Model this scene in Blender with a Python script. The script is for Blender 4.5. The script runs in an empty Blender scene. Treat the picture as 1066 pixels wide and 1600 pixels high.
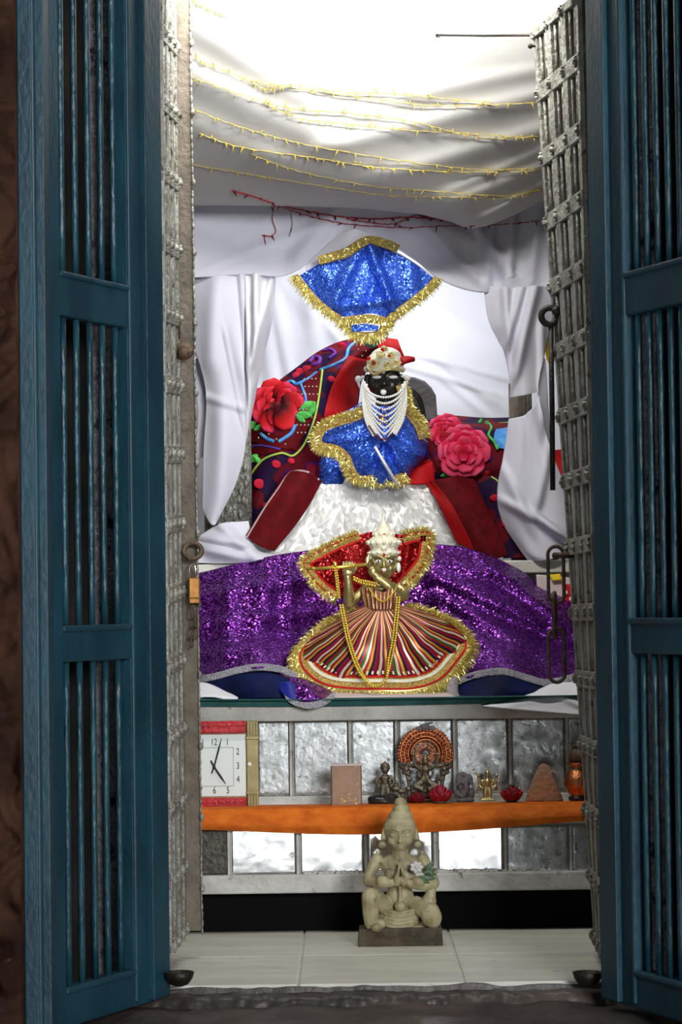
import bpy, bmesh, math, random
from mathutils import Vector, Matrix, noise
from mathutils.bvhtree import BVHTree
random.seed(7)
SC = bpy.context.scene
COL = SC.collection
# ------------------------------------------------------------ camera
F_PX, CX, CY = 4150.0, 533.0, 800.0
PITCH, ROLL = math.atan(140/4150), 0.0131
CAM = Vector((0, 0, 0.781))
FW = Vector((0, math.cos(PITCH), math.sin(PITCH)))
R0 = Vector((1, 0, 0)); U0 = Vector((0, -math.sin(PITCH), math.cos(PITCH)))
RT = R0*math.cos(ROLL) - U0*math.sin(ROLL)
UP = U0*math.cos(ROLL) + R0*math.sin(ROLL)
cd = bpy.data.cameras.new('camera'); cam = bpy.data.objects.new('camera', cd); COL.objects.link(cam)
cd.sensor_fit = 'HORIZONTAL'; cd.sensor_width = 24; cd.lens = 24*F_PX/1066
cd.clip_start = 0.05; cd.clip_end = 200
m = Matrix.Identity(4)
for i, v in enumerate((RT, UP, -FW)):
    for k in range(3): m[k][i] = v[k]
m.translation = CAM
cam.matrix_world = m
SC.camera = cam
cd.dof.use_dof = False
# ------------------------------------------------------------ world, lamps, exposure
SC.view_settings.view_transform = 'Standard'; SC.view_settings.look = 'None'
SC.view_settings.gamma = 1; SC.view_settings.use_curve_mapping = False
SC.view_settings.exposure = 0.0
W = bpy.data.worlds.new('world'); SC.world = W; W.use_nodes = True
bg = W.node_tree.nodes['Background']; bg.inputs[0].default_value = (0.62, 0.74, 0.9, 1); bg.inputs[1].default_value = 0.17
def area(name, loc, target, sx, sy, power, col=(1, 1, 1), spread=180):
    l = bpy.data.lights.new(name, 'AREA'); l.shape = 'RECTANGLE'; l.size = sx; l.size_y = sy
    l.energy = power; l.color = col; l.spread = math.radians(spread)
    o = bpy.data.objects.new(name, l); COL.objects.link(o); o.location = loc
    o.rotation_euler = (Vector(target)-Vector(loc)).to_track_quat('-Z', 'Y').to_euler()
    return o
area('tube_light_above_door', (0.12, 5.66, 2.22), (0.12, 6.9, 1.35), 1.0, 0.05, 20, (1, 0.97, 0.93))
area('hall_fill_light', (2.5, -3.0, 2.3), (0.0, 6.3, 0.6), 2.0, 1.8, 560, (0.97, 0.98, 1.0))  # added fill lamp behind the camera, brightens the altar front
area('alcove_light', (0.12, 7.13, 1.81), (0.10, 7.75, 1.2), 0.5, 0.08, 4.3, (0.93, 0.95, 1.0))
area('floor_patch_light', (0.12, 1.2, 4.2), (0.12, 1.2, -0.15), 1.25, 3.4, 120, (0.95, 0.98, 1.0), 8)  # added lamp: bright floor patch for the low mirrors to reflect
# ------------------------------------------------------------ helpers
def P(px, py, Y):
    d = FW + RT*((px-CX)/F_PX) - UP*((py-CY)/F_PX)
    return CAM + d*(Y/d.y)
def S(Y): return Y/F_PX
def V(*a): return Vector(a)
class MB:
    def __init__(s): s.v = []; s.f = []; s.m = []; s.uv = {}
    def add(s, vs, fs, mi=0):
        b = len(s.v); s.v += [Vector(v) for v in vs]
        for f in fs: s.f.append(tuple(b+i for i in f)); s.m.append(mi)
        return b
    def bvh(s): return BVHTree.FromPolygons([tuple(v) for v in s.v], s.f)
    def hexa(s, c, mi=0):   # 8 corners: bottom 4 ccw, top 4 ccw
        s.add(c, [(0, 3, 2, 1), (4, 5, 6, 7), (0, 1, 5, 4), (1, 2, 6, 5), (2, 3, 7, 6), (3, 0, 4, 7)], mi)
    def box(s, x0, x1, y0, y1, z0, z1, mi=0):
        s.hexa([V(x0, y0, z0), V(x1, y0, z0), V(x1, y1, z0), V(x0, y1, z0), V(x0, y0, z1), V(x1, y0, z1), V(x1, y1, z1), V(x0, y1, z1)], mi)
    def tube(s, pts, r, n=8, closed=False, mi=0, cap=True):
        pts = [Vector(p) for p in pts]; N = len(pts)
        rs = r if isinstance(r, (list, tuple)) else [r]*N
        base = len(s.v); prev = None
        for i in range(N):
            if closed: t = pts[(i+1) % N]-pts[i-1]
            else: t = pts[min(i+1, N-1)]-pts[max(i-1, 0)]
            if t.length < 1e-9: t = Vector((0, 0, 1))
            t.normalize()
            if prev is None:
                a = Vector((0, 0, 1)) if abs(t.z) < .9 else Vector((1, 0, 0))
                u = t.cross(a).normalized()
            else:
                u = (prev-t*prev.dot(t)); u = u.normalized() if u.length > 1e-6 else t.orthogonal().normalized()
            prev = u; w = t.cross(u)
            for k in range(n):
                a = 2*math.pi*k/n; s.v.append(pts[i]+(u*math.cos(a)+w*math.sin(a))*rs[i])
        L = N if closed else N-1
        for i in range(L):
            for k in range(n):
                a = base+i*n+k; b = base+i*n+(k+1) % n; c = base+((i+1) % N)*n+(k+1) % n; d = base+((i+1) % N)*n+k
                s.f.append((a, b, c, d)); s.m.append(mi)
        if cap and not closed:
            s.f.append(tuple(base+k for k in range(n))[::-1]); s.m.append(mi)
            s.f.append(tuple(base+(N-1)*n+k for k in range(n))); s.m.append(mi)
    def ell(s, c, r, seg=16, ring=10, M=None, mi=0):
        c = Vector(c); r = (r, r, r) if not isinstance(r, (tuple, list)) else r
        vs = []
        for i in range(ring+1):
            th = math.pi*i/ring
            for k in range(seg):
                ph = 2*math.pi*k/seg
                p = Vector((r[0]*math.sin(th)*math.cos(ph), r[1]*math.sin(th)*math.sin(ph), r[2]*math.cos(th)))
                if M is not None: p = M @ p
                vs.append(c+p)
        fs = []
        for i in range(ring):
            for k in range(seg):
                a = i*seg+k; b = i*seg+(k+1) % seg
                if i == 0: fs.append((a, a+seg, b+seg))
                elif i == ring-1: fs.append((a, a+seg, b))
                else: fs.append((a, a+seg, b+seg, b))
        s.add(vs, fs, mi)
    def lathe(s, prof, c, n=24, mi=0, sx=1, sy=1):   # prof [(r,z)] around vertical axis
        c = Vector(c); b = len(s.v)
        for r, z in prof:
            for k in range(n):
                a = 2*math.pi*k/n; s.v.append(c+Vector((r*math.cos(a)*sx, r*math.sin(a)*sy, z)))
        for i in range(len(prof)-1):
            for k in range(n):
                s.f.append((b+i*n+k, b+i*n+(k+1) % n, b+(i+1)*n+(k+1) % n, b+(i+1)*n+k)); s.m.append(mi)
        s.f.append(tuple(b+k for k in range(n))[::-1]); s.m.append(mi)
        s.f.append(tuple(b+(len(prof)-1)*n+k for k in range(n))); s.m.append(mi)
def cr(pts, n):
    """Catmull-Rom through pts (Vectors or floats), n samples."""
    pts = list(pts); N = len(pts)
    if N == 1: return [pts[0]]*n
    out = []
    for q in range(n):
        t = q/(n-1)*(N-1); i = min(int(t), N-2); f = t-i
        p1, p2 = pts[i], pts[i+1]
        p0 = pts[i-1] if i > 0 else p1*2-p2
        p3 = pts[i+2] if i+2 < N else p2*2-p1
        out.append((p1*2+(p2-p0)*f+(p0*2-p1*5+p2*4-p3)*f*f+(p1*3-p0-p2*3+p3)*f**3)*0.5)
    return out
def PP(l, Y=None): return [P(a[0], a[1], a[2] if len(a) > 2 else Y) for a in l]
def sheet(rows, nu=60, nv=60, wr=None, mb=None, world=False, mi=0, Y=None):
    """rows: top to bottom, each a list of (px,py,Y) from left to right"""
    mb = mb or MB()
    rr = [cr(r if world else PP(r, Y), nu) for r in rows]
    cols = [cr([r[j] for r in rr], nv) for j in range(nu)]
    b = len(mb.v)
    for i in range(nv):
        for j in range(nu):
            p = cols[j][i].copy()
            if wr:
                d = (p-CAM).normalized() if False else Vector((0, 1, 0))
                p -= d*wr(j/(nu-1), i/(nv-1), p)
            mb.v.append(p); mb.uv[len(mb.v)-1] = (j/(nu-1), i/(nv-1))
    for i in range(nv-1):
        for j in range(nu-1):
            a = b+i*nu+j
            mb.f.append((a, a+nu, a+nu+1, a+1)); mb.m.append(mi)
    return mb
def nz(p, s=1.0, seed=0): return noise.noise(Vector(p)*s+Vector((seed*7.3, seed*3.1, seed*1.7)))
def folds(*lst):
    """lst of (px0,py0,px1,py1,width_px,height_m): gaussian ridges along lines in the cloth plane, at real depth"""
    def f(u, v, p):
        k = F_PX/p.y
        rel = p-CAM; d = rel.dot(FW)
        x = CX+F_PX*rel.dot(RT)/d; y = CY-F_PX*rel.dot(UP)/d
        s = 0
        for (x0, y0, x1, y1, w, h) in lst:
            dx, dy = x1-x0, y1-y0; L = math.hypot(dx, dy)
            t = ((x-x0)*dx+(y-y0)*dy)/L/L; dist = ((x-x0)*dy-(y-y0)*dx)/L
            e = 1.0
            if t < 0: e = math.exp(-(t*L/25)**2)
            if t > 1: e = math.exp(-((t-1)*L/25)**2)
            s += h*math.exp(-(dist/w)**2)*e
        return s
    return f
def proj(p):
    rel = p-CAM; d = rel.dot(FW)
    return CX+F_PX*rel.dot(RT)/d, CY-F_PX*rel.dot(UP)/d
def hit(bvh, px, py, off=0.0, dflt=7.0):
    d = (P(px, py, 5)-CAM).normalized()
    r = bvh.ray_cast(CAM, d)
    if r[0] is None: return P(px, py, dflt)-d*off
    return r[0]-d*off
OFF = {}
def thing(name, label, cat, loc, group=None):
    o = bpy.data.objects.new(name, None); COL.objects.link(o); o.empty_display_size = 0.05
    o.location = loc; o['label'] = label; o['category'] = cat
    if group: o['group'] = group
    OFF[o.name] = Vector(loc); return o
def tag(o, label, cat, group=None, kind=None):
    o['label'] = label; o['category'] = cat
    if group: o['group'] = group
    if kind: o['kind'] = kind
    return o
def mk(name, mb, mat, parent=None, smooth=True, bevel=0, solid=0, sub=0, label=None, uv=False, auto=None, remesh=0, smo=0, kind=None, grp=None):
    me = bpy.data.meshes.new(name)
    if parent: off = OFF[parent.name]
    else:
        xs = [v.x for v in mb.v]; ys = [v.y for v in mb.v]; zs = [v.z for v in mb.v]
        off = Vector(((min(xs)+max(xs))/2, (min(ys)+max(ys))/2, min(zs)))
    me.from_pydata([tuple(v-off) for v in mb.v], [], mb.f); me.update()
    mats = mat if isinstance(mat, (list, tuple)) else [mat]
    for mm in mats: me.materials.append(mm)
    if len(mats) > 1:
        for i, p in enumerate(me.polygons): p.material_index = mb.m[i]
    if mb.uv:
        ul = me.uv_layers.new(name='UVMap')
        for l in me.loops: ul.data[l.index].uv = mb.uv.get(l.vertex_index, (0, 0))
    if smooth:
        me.polygons.foreach_set('use_smooth', [True]*len(me.polygons))
    if auto:
        me.set_sharp_from_angle(angle=math.radians(auto))
    bm = bmesh.new(); bm.from_mesh(me)
    if not mb.uv or remesh: bmesh.ops.recalc_face_normals(bm, faces=bm.faces)
    bm.to_mesh(me); bm.free()
    o = bpy.data.objects.new(name, me); COL.objects.link(o)
    if remesh:
        q = o.modifiers.new('r', 'REMESH'); q.mode = 'VOXEL'; q.voxel_size = remesh; q.use_smooth_shade = True
        if smo:
            q = o.modifiers.new('s', 'SMOOTH'); q.factor = 0.6; q.iterations = smo
        dg = bpy.context.evaluated_depsgraph_get(); dg.update()
        m2 = bpy.data.meshes.new_from_object(o.evaluated_get(dg)); o.modifiers.clear()
        o.data = m2; m2.materials.clear(); m2.materials.append(mats[0])
        m2.polygons.foreach_set('use_smooth', [True]*len(m2.polygons))
    if solid:
        q = o.modifiers.new('solid', 'SOLIDIFY'); q.thickness = abs(solid); q.offset = -1 if solid > 0 else 1
    if bevel:
        q = o.modifiers.new('bevel', 'BEVEL'); q.width = bevel; q.segments = 2; q.limit_method = 'ANGLE'
    if sub:
        q = o.modifiers.new('sub', 'SUBSURF'); q.levels = sub; q.render_levels = sub
    if parent: o.parent = parent; OFF[o.name] = off
    else: o.location = off; OFF[o.name] = off
    if label: o['label'] = label
    if kind: o['kind'] = kind
    if grp: o['group'] = grp
    return o
# ------------------------------------------------------------ materials
def M(name, c1, c2=None, scale=8, rough=.6, metal=0, bump=0, bscale=60, c3=None, c3t=.62, lo=.35, hi=.65, sheen=0, stretch=None, trans=0, ior=1.45, alpha=1, c3scale=None, rvar=0, sss=0):
    mt = bpy.data.materials.new(name); mt.use_nodes = True
    nt = mt.node_tree; b = nt.nodes['Principled BSDF']; L = nt.links.new
    b.inputs['Roughness'].default_value = rough; b.inputs['Metallic'].default_value = metal
    b.inputs['Base Color'].default_value = (*c1, 1)
    b.inputs['IOR'].default_value = ior
    if rough >= .6: b.inputs['Specular IOR Level'].default_value = .15
    if trans: b.inputs['Transmission Weight'].default_value = trans
    if sheen: b.inputs['Sheen Weight'].default_value = sheen
    if sss:
        b.inputs['Subsurface Weight'].default_value = sss; b.inputs['Subsurface Radius'].default_value = (.02, .015, .01)
    if alpha < 1: b.inputs['Alpha'].default_value = alpha
    tc = nt.nodes.new('ShaderNodeTexCoord'); vec = tc.outputs['Object']
    if stretch:
        mp = nt.nodes.new('ShaderNodeMapping'); mp.inputs['Scale'].default_value = stretch; L(vec, mp.inputs[0]); vec = mp.outputs[0]
    col = None
    def ramp(sock, a, bb, pa, pb):
        r = nt.nodes.new('ShaderNodeValToRGB'); e = r.color_ramp.elements
        e[0].position = pa; e[0].color = (*a, 1); e[1].position = pb; e[1].color = (*bb, 1); L(sock, r.inputs[0]); return r.outputs[0]
    if c2:
        n = nt.nodes.new('ShaderNodeTexNoise'); n.inputs['Scale'].default_value = scale; n.inputs['Detail'].default_value = 6; L(vec, n.inputs[0])
        col = ramp(n.outputs['Fac'], c1, c2, lo, hi)
        if rvar:
            mr = nt.nodes.new('ShaderNodeMapRange'); mr.inputs[3].default_value = max(.02, rough-rvar); mr.inputs[4].default_value = min(1, rough+rvar)
            mr.inputs[1].default_value = .3; mr.inputs[2].default_value = .7
            L(n.outputs['Fac'], mr.inputs[0]); L(mr.outputs[0], b.inputs['Roughness'])
    if c3:
        n = nt.nodes.new('ShaderNodeTexNoise'); n.inputs['Scale'].default_value = c3scale or scale*2.7; n.inputs['Detail'].default_value = 8; n.inputs['Roughness'].default_value = .7; L(vec, n.inputs[0])
        r = nt.nodes.new('ShaderNodeValToRGB'); r.color_ramp.elements[0].position = c3t; r.color_ramp.elements[1].position = c3t+.09; L(n.outputs['Fac'], r.inputs[0])
        mx = nt.nodes.new('ShaderNodeMix'); mx.data_type = 'RGBA'; L(r.outputs[0], mx.inputs['Factor'])
        if col: L(col, mx.inputs[6])
        else: mx.inputs[6].default_value = (*c1, 1)
        mx.inputs[7].default_value = (*c3, 1); col = mx.outputs[2]
    if col: L(col, b.inputs['Base Color'])
    if bump:
        n = nt.nodes.new('ShaderNodeTexNoise'); n.inputs['Scale'].default_value = bscale; n.inputs['Detail'].default_value = 5; L(vec, n.inputs[0])
        bp = nt.nodes.new('ShaderNodeBump'); bp.inputs['Strength'].default_value = bump; bp.inputs['Distance'].default_value = .01
        L(n.outputs['Fac'], bp.inputs['Height']); L(bp.outputs[0], b.inputs['Normal'])
    return mt
def sequin(name, dark, light, scale=230, tilt=.9, rough=.25, metal=.55, weave=.5):
    mt = M(name, dark, rough=rough, metal=metal); nt = mt.node_tree; b = nt.nodes['Principled BSDF']; L = nt.links.new
    tc = nt.nodes['Texture Coordinate'] if 'Texture Coordinate' in nt.nodes else nt.nodes.new('ShaderNodeTexCoord')
    v = nt.nodes.new('ShaderNodeTexVoronoi'); v.inputs['Scale'].default_value = scale; v.inputs['Randomness'].default_value = weave; L(tc.outputs['Object'], v.inputs['Vector'])
    sub = nt.nodes.new('ShaderNodeVectorMath'); sub.operation = 'SUBTRACT'; L(v.outputs['Color'], sub.inputs[0]); sub.inputs[1].default_value = (.5, .5, .5)
    sc = nt.nodes.new('ShaderNodeVectorMath'); sc.operation = 'SCALE'; L(sub.outputs[0], sc.inputs[0]); sc.inputs['Scale'].default_value = tilt
    g = nt.nodes.new('ShaderNodeNewGeometry'); ad = nt.nodes.new('ShaderNodeVectorMath'); ad.operation = 'ADD'; L(g.outputs['Normal'], ad.inputs[0]); L(sc.outputs[0], ad.inputs[1])
    no = nt.nodes.new('ShaderNodeVectorMath'); no.operation = 'NORMALIZE'; L(ad.outputs[0], no.inputs[0]); L(no.outputs[0], b.inputs['Normal'])
    r = nt.nodes.new('ShaderNodeValToRGB'); r.color_ramp.elements[0].color = (*dark, 1); r.color_ramp.elements[1].color = (*light, 1)
    r.color_ramp.elements[0].position = .45; r.color_ramp.elements[1].position = 1
    sx = nt.nodes.new('ShaderNodeSeparateXYZ'); L(v.outputs['Color'], sx.inputs[0]); L(sx.outputs[0], r.inputs[0]); L(r.outputs[0], b.inputs['Base Color'])
    return mt
MAT = dict(
 blue=M('blue_paint', (.005, .031, .050), (.008, .053, .080), 9, .5, 0, .2, 90, c3=(.06, .035, .022), c3t=.66, stretch=(1, 1, .5), rvar=.08),
 bluebar=M('blue_bar_paint', (.006, .035, .052), (.013, .065, .088), 30, .32, 0, .4, 120, c3=(.07, .045, .03), c3t=.60, stretch=(1, 1, .3)),
 carved=M('carved_stone', (.020, .008, .005), (.060, .027, .016), 7, .85, 0, .9, 22, c3=(.14, .08, .05), c3t=.68),
 darkstone=M('dark_stone', (.012, .010, .009), (.03, .024, .02), 6, .8, 0, .5, 40),
 sill=M('worn_stone', (.02, .016, .014), (.075, .055, .045), 4.5, .45, 0, .35, 30, c3=(.14, .12, .1), c3t=.7),
 silver=M('silver_sheet', (.34, .34, .30), (.19, .18, .15), 16, .45, .3, .8, 70, c3=(.08, .06, .04), c3t=.57, c3scale=30),
 silverdark=M('tarnished_silver', (.85, .80, .82), (.50, .46, .50), 60, .4, .3, 1.0, 130, c3=(.02, .05, .075), c3t=.54, c3scale=16),
 recess=M('silver_recess', (.14, .13, .11), (.07, .06, .05), 20, .6, .2, .5, 80),
 jamb=M('plaster_edge', (.21, .18, .145), (.14, .12, .095), 24, .8, .1, .5, 90),
 marble=M('marble', (.72, .71, .62), (.60, .59, .51), 5, .4, 0, .08, 12, c3=(.34, .32, .26), c3t=.60, stretch=(1, 3, 3)),
 curb=M('weathered_marble', (.60, .59, .55), (.44, .43, .39), 14, .6, 0, .4, 80, c3=(.18, .15, .11), c3t=.62, c3scale=26),
 black=M('gap_shade_black', (.003, .003, .003), rough=.9),  # flat black, shade of the gap under the altar put into colour
 mirror=M('tarnished_mirror', (.62, .64, .66), (.30, .32, .31), 30, .34, .9, .12, 60, c3=(.20, .20, .17), c3t=.55, c3scale=55, rvar=.14),
 mirrorb=M('bright_mirror', (.92, .93, .96), (.66, .68, .72), 22, .12, 1, .02, 40, c3=(.45, .44, .40), c3t=.63, c3scale=50, rvar=.08),
 mirrord=M('dark_mirror', (.10, .09, .07), (.05, .045, .035), 20, .5, .4, .6, 70),  # darker, rougher mirror tone for the leftmost lower panel
 orange=M('orange_velvet', (.70, .17, .015), (.52, .10, .01), 24, .7, 0, .35, 60, stretch=(1, 1, 2)),
 white=M('white_cotton', (.80, .80, .84), (.76, .76, .81), 3, .85, 0, .12, 25),
 lav=M('white_cotton_curtain', (.68, .68, .76), (.64, .64, .72), 3, .85, 0, .10, 22),
 ceilc=M('ceiling_cloth', (.74, .73, .70), (.70, .69, .66), 2, .9, 0, .08, 16),
 foil=M('silver_foil', (.93, .93, .90), (.86, .86, .83), 12, .4, .12, .15, 60),
 velvet=M('maroon_velvet', (.13, .003, .007), (.08, .002, .004), 30, .75, 0, .3, 80),
 red=M('red_satin', (.40, .006, .008), (.26, .003, .005), 12, .6, 0, .2, 40),
 redbright=M('red_cloth', (.60, .012, .014), (.46, .008, .01), 12, .6),
 pinkpipe=M('cream_piping', (.62, .52, .50), rough=.7),
 green=M('green_applique', (.12, .55, .10), (.05, .30, .06), 60, .6),
 lime=M('lime_piping', (.42, .60, .10), rough=.6),
 sky=M('blue_ribbon', (.03, .20, .60), (.12, .42, .78), 40, .5),
 rose1=M('rose_petal_red', (.65, .015, .05), (.35, .006, .02), 25, .6),
 rose1l=M('rose_petal_pink', (.80, .06, .12), (.72, .03, .08), 25, .6),
 rose2=M('rose_petal_magenta', (.85, .05, .14), (.70, .02, .08), 25, .6),
 rose2l=M('rose_petal_pale_pink', (.90, .26, .36), (.85, .12, .22), 25, .6),
 roseD=M('rose_petal_dark', (.13, .005, .012), rough=.6),
 dot=M('cream_dot', (.70, .55, .42), rough=.6),
 gold=M('gold_tinsel', (.80, .66, .14), (1.0, .93, .45), 300, .3, .75),
 goldb=M('gold_brocade', (.78, .55, .18), (.55, .34, .08), 150, .35, .8, .6, 300),
 brass=M('brass', (.60, .50, .22), (.42, .34, .14), 30, .32, .75, .1, 60),
 brassd=M('aged_brass', (.22, .19, .13), (.13, .11, .08), 60, .4, .8, .4, 200, c3=(.45, .42, .35), c3t=.66),
 copper=M('copper', (.65, .24, .10), (.42, .13, .05), 60, .32, .9, .3, 200),
 goldbead=M('gold_beads', (.80, .60, .10), rough=.3, metal=.7),
 pearl=M('pearl', (.85, .84, .78), rough=.25),
 bone=M('alabaster', (.44, .40, .24), (.25, .21, .11), 26, .5, 0, .25, 90, c3=(.15, .11, .07), c3t=.585, c3scale=34),
 bonebase=M('grimy_stone', (.10, .08, .055), (.05, .04, .028), 30, .7, 0, .5, 120, c3=(.28, .25, .17), c3t=.68),
 blackst=M('black_polished_stone', (.012, .011, .010), (.03, .028, .024), 30, .22, 0, .08, 60),
 greyst=M('grey_stone', (.16, .15, .155), (.11, .10, .10), 24, .7, 0, .3, 80),
 crown=M('cream_crown', (.95, .93, .80), (.86, .80, .52), 90, .4, .05, .3, 300),
 iron=M('iron', (.018, .015, .013), (.04, .03, .024), 40, .45, .6, .3, 150),
 rust=M('rusty_iron', (.07, .045, .03), (.16, .11, .07), 50, .55, .5, .5, 180),
 steel=M('shackle_steel', (.75, .73, .70), rough=.2, metal=1),
 lockb=M('padlock_brass', (.55, .27, .07), (.40, .18, .05), 80, .35, .7),
 clockred=M('clock_red', (.50, .012, .02), (.38, .008, .015), 40, .35, 0, .2, 120),
 clockface=M('clock_face', (.78, .84, .80), rough=.35),
 ink=M('clock_ink', (.012, .014, .012), rough=.5),
 clockgold=M('clock_gold', (.34, .28, .13), (.26, .21, .10), 50, .4, .6),
 greencl=M('teal_cloth', (.03, .11, .10), (.02, .07, .07), 20, .85, 0, .3, 80),
 orangest=M('orange_stone', (.42, .19, .10), (.30, .20, .13), 28, .7, 0, .5, 90, c3=(.20, .18, .12), c3t=.60),
 yel=M('yellow_wire', (.58, .47, .14), rough=.5), yelb=M('yellow_bulb', (.62, .48, .06), (.42, .30, .03), 200, .3),
 redw=M('red_wire', (.45, .02, .03), rough=.5), redb=M('dark_red_bulb', (.12, .01, .012), rough=.35),
 yellow=M('yellow_cloth', (.85, .60, .02), rough=.6),
 glass=M('clear_plastic', (.75, .55, .42), rough=.15, trans=.75, ior=1.3),
 navy=M('navy_lining', (.004, .010, .07), (.003, .005, .025), 14, .65, 0, .3, 40),
 silverhem=M('silver_hem', (.52, .51, .56), (.38, .37, .42), 120, .4, .5, .8, 260),
 leaf=M('leaf_dark', (.05, .10, .05), (.10, .16, .10), 60, .5),
 petalw=M('petal_white', (.55, .52, .50), rough=.6),
 roseX=M('fresh_rose', (.33, .004, .02), (.18, .002, .012), 60, .5),
 bolt=M('bluebolster', (.02, .05, .42), rough=.5),
 peacock=M('peacock_green', (.03, .28, .22), rough=.4), peacockb=M('peacock_blue', (.02, .03, .35), rough=.4),
 white2=M('white_dot', (.9, .9, .9), rough=.5),
 seqblue=sequin('blue_sequins', (.025, .085, .62), (.12, .30, 1.0), 290, .6, .22, .45),
 seqred=sequin('red_sequins', (.26, .003, .004), (.55, .012, .012), 320, .6, .25, .5),
 seqpurp=sequin('purple_sequins', (.08, .006, .165), (.45, .10, .68), 270, .62, .2, .72),
)
def quilt_mat():
    mt = M('floral_quilt', (.02, .004, .03), rough=.7); nt = mt.node_tree; b = nt.nodes['Principled BSDF']; L = nt.links.new
    tc = nt.nodes.new('ShaderNodeTexCoord')
    n = nt.nodes.new('ShaderNodeTexNoise'); n.inputs['Scale'].default_value = 13; n.inputs['Detail'].default_value = 1.5; L(tc.outputs['Object'], n.inputs[0])
    r = nt.nodes.new('ShaderNodeValToRGB'); cr_ = r.color_ramp; cr_.interpolation = 'LINEAR'
    e = cr_.elements; e[0].position = 0.3; e[0].color = (.018, .004, .035, 1); e[1].position = .75; e[1].color = (.16, .006, .012, 1)
    for pos, c in ((.46, (.012, .004, .03)), (.50, (.11, .004, .010)), (.60, (.13, .005, .012)), (.63, (.05, .01, .12)), (.67, (.26, .01, .03))):
        x = e.new(pos); x.color = (*c, 1)
    L(n.outputs['Fac'], r.inputs[0]); L(r.outputs[0], b.inputs['Base Color']); return mt
MAT['quilt'] = quilt_mat()
def stripes_mat():
    mt = M('striped_brocade', (.3, .1, .1), rough=.35, metal=.35); nt = mt.node_tree; b = nt.nodes['Principled BSDF']; L = nt.links.new
    uv = nt.nodes.new('ShaderNodeUVMap'); s = nt.nodes.new('ShaderNodeSeparateXYZ'); L(uv.outputs[0], s.inputs[0])
    n = nt.nodes.new('ShaderNodeTexNoise'); n.inputs['Scale'].default_value = 3; n.inputs['Detail'].default_value = 1; L(uv.outputs[0], n.inputs[0])
    ma = nt.nodes.new('ShaderNodeMath'); ma.operation = 'MULTIPLY_ADD'; L(n.outputs['Fac'], ma.inputs[0]); ma.inputs[1].default_value = .035; L(s.outputs[0], ma.inputs[2])
    mu = nt.nodes.new('ShaderNodeMath'); mu.operation = 'MULTIPLY'; L(ma.outputs[0], mu.inputs[0]); mu.inputs[1].default_value = 10
    fr = nt.nodes.new('ShaderNodeMath'); fr.operation = 'FRACT'; L(mu.outputs[0], fr.inputs[0])
    r = nt.nodes.new('ShaderNodeValToRGB'); r.color_ramp.interpolation = 'CONSTANT'; e = r.color_ramp.elements
    cols = [(.30, .01, .03), (.80, .72, .50), (.22, .005, .05), (.70, .30, .02), (.008, .014, .04), (.40, .01, .02), (.04, .14, .03), (.75, .66, .42), (.35, .01, .03), (.75, .36, .03), (.012, .012, .05), (.34, .02, .06)]
    e[0].position = 0; e[0].color = (*cols[0], 1); e[1].position = 1/12; e[1].color = (*cols[1], 1)
    for i in range(2, 12):
        x = e.new(i/12); x.color = (*cols[i], 1)
    L(fr.outputs[0], r.inputs[0]); L(r.outputs[0], b.inputs['Base Color']); return mt
MAT['stripes'] = stripes_mat()
def petal_mat(name, stops):
    mt = M(name, stops[0][1], rough=.6); nt = mt.node_tree; b = nt.nodes['Principled BSDF']; L = nt.links.new
    uv = nt.nodes.new('ShaderNodeUVMap'); s = nt.nodes.new('ShaderNodeSeparateXYZ'); L(uv.outputs[0], s.inputs[0])
    tc = nt.nodes.new('ShaderNodeTexCoord'); n = nt.nodes.new('ShaderNodeTexNoise'); n.inputs['Scale'].default_value = 90; L(tc.outputs['Object'], n.inputs[0])
    ma = nt.nodes.new('ShaderNodeMath'); ma.operation = 'MULTIPLY_ADD'; L(n.outputs['Fac'], ma.inputs[0]); ma.inputs[1].default_value = .3; L(s.outputs[1], ma.inputs[2])
    r = nt.nodes.new('ShaderNodeValToRGB'); e = r.color_ramp.elements
    e[0].position = stops[0][0]; e[0].color = (*stops[0][1], 1); e[1].position = stops[-1][0]; e[1].color = (*stops[-1][1], 1)
    for p_, c in stops[1:-1]: x = e.new(p_); x.color = (*c, 1)
    L(ma.outputs[0], r.inputs[0]); L(r.outputs[0], b.inputs['Base Color']); return mt
# flower pigment runs from a dark throat to a pale rim along each petal
MAT['petalR'] = petal_mat('printed_petal_red', [(.25, (.03, .001, .003)), (.6, (.28, .003, .006)), (.95, (.55, .008, .016)), (1.1, (.60, .03, .08))])
MAT['petalRb'] = petal_mat('printed_petal_scarlet', [(.25, (.04, .001, .003)), (.6, (.40, .004, .006)), (1.1, (.65, .02, .03))])
MAT['petalP'] = petal_mat('printed_petal_pink', [(.15, (.25, .001, .008)), (.6, (.52, .004, .035)), (.98, (.66, .015, .075)), (1.2, (.75, .10, .20))])
MAT['petalPb'] = petal_mat('printed_petal_rose', [(.15, (.35, .002, .012)), (.6, (.62, .008, .04)), (1.15, (.74, .06, .14))])
# ------------------------------------------------------------ room shell
def struct(name, mb, mat, **k):
    o = mk(name, mb, mat, smooth=k.pop('smooth', False), **k); o['kind'] = 'structure'; return o
b = MB(); b.box(-4, 4, -4, 4.7, -.35, -.17); struct('floor_hall', b, M('hall_floor', (.55, .54, .5), (.5, .49, .45), 3, .7))
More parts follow.
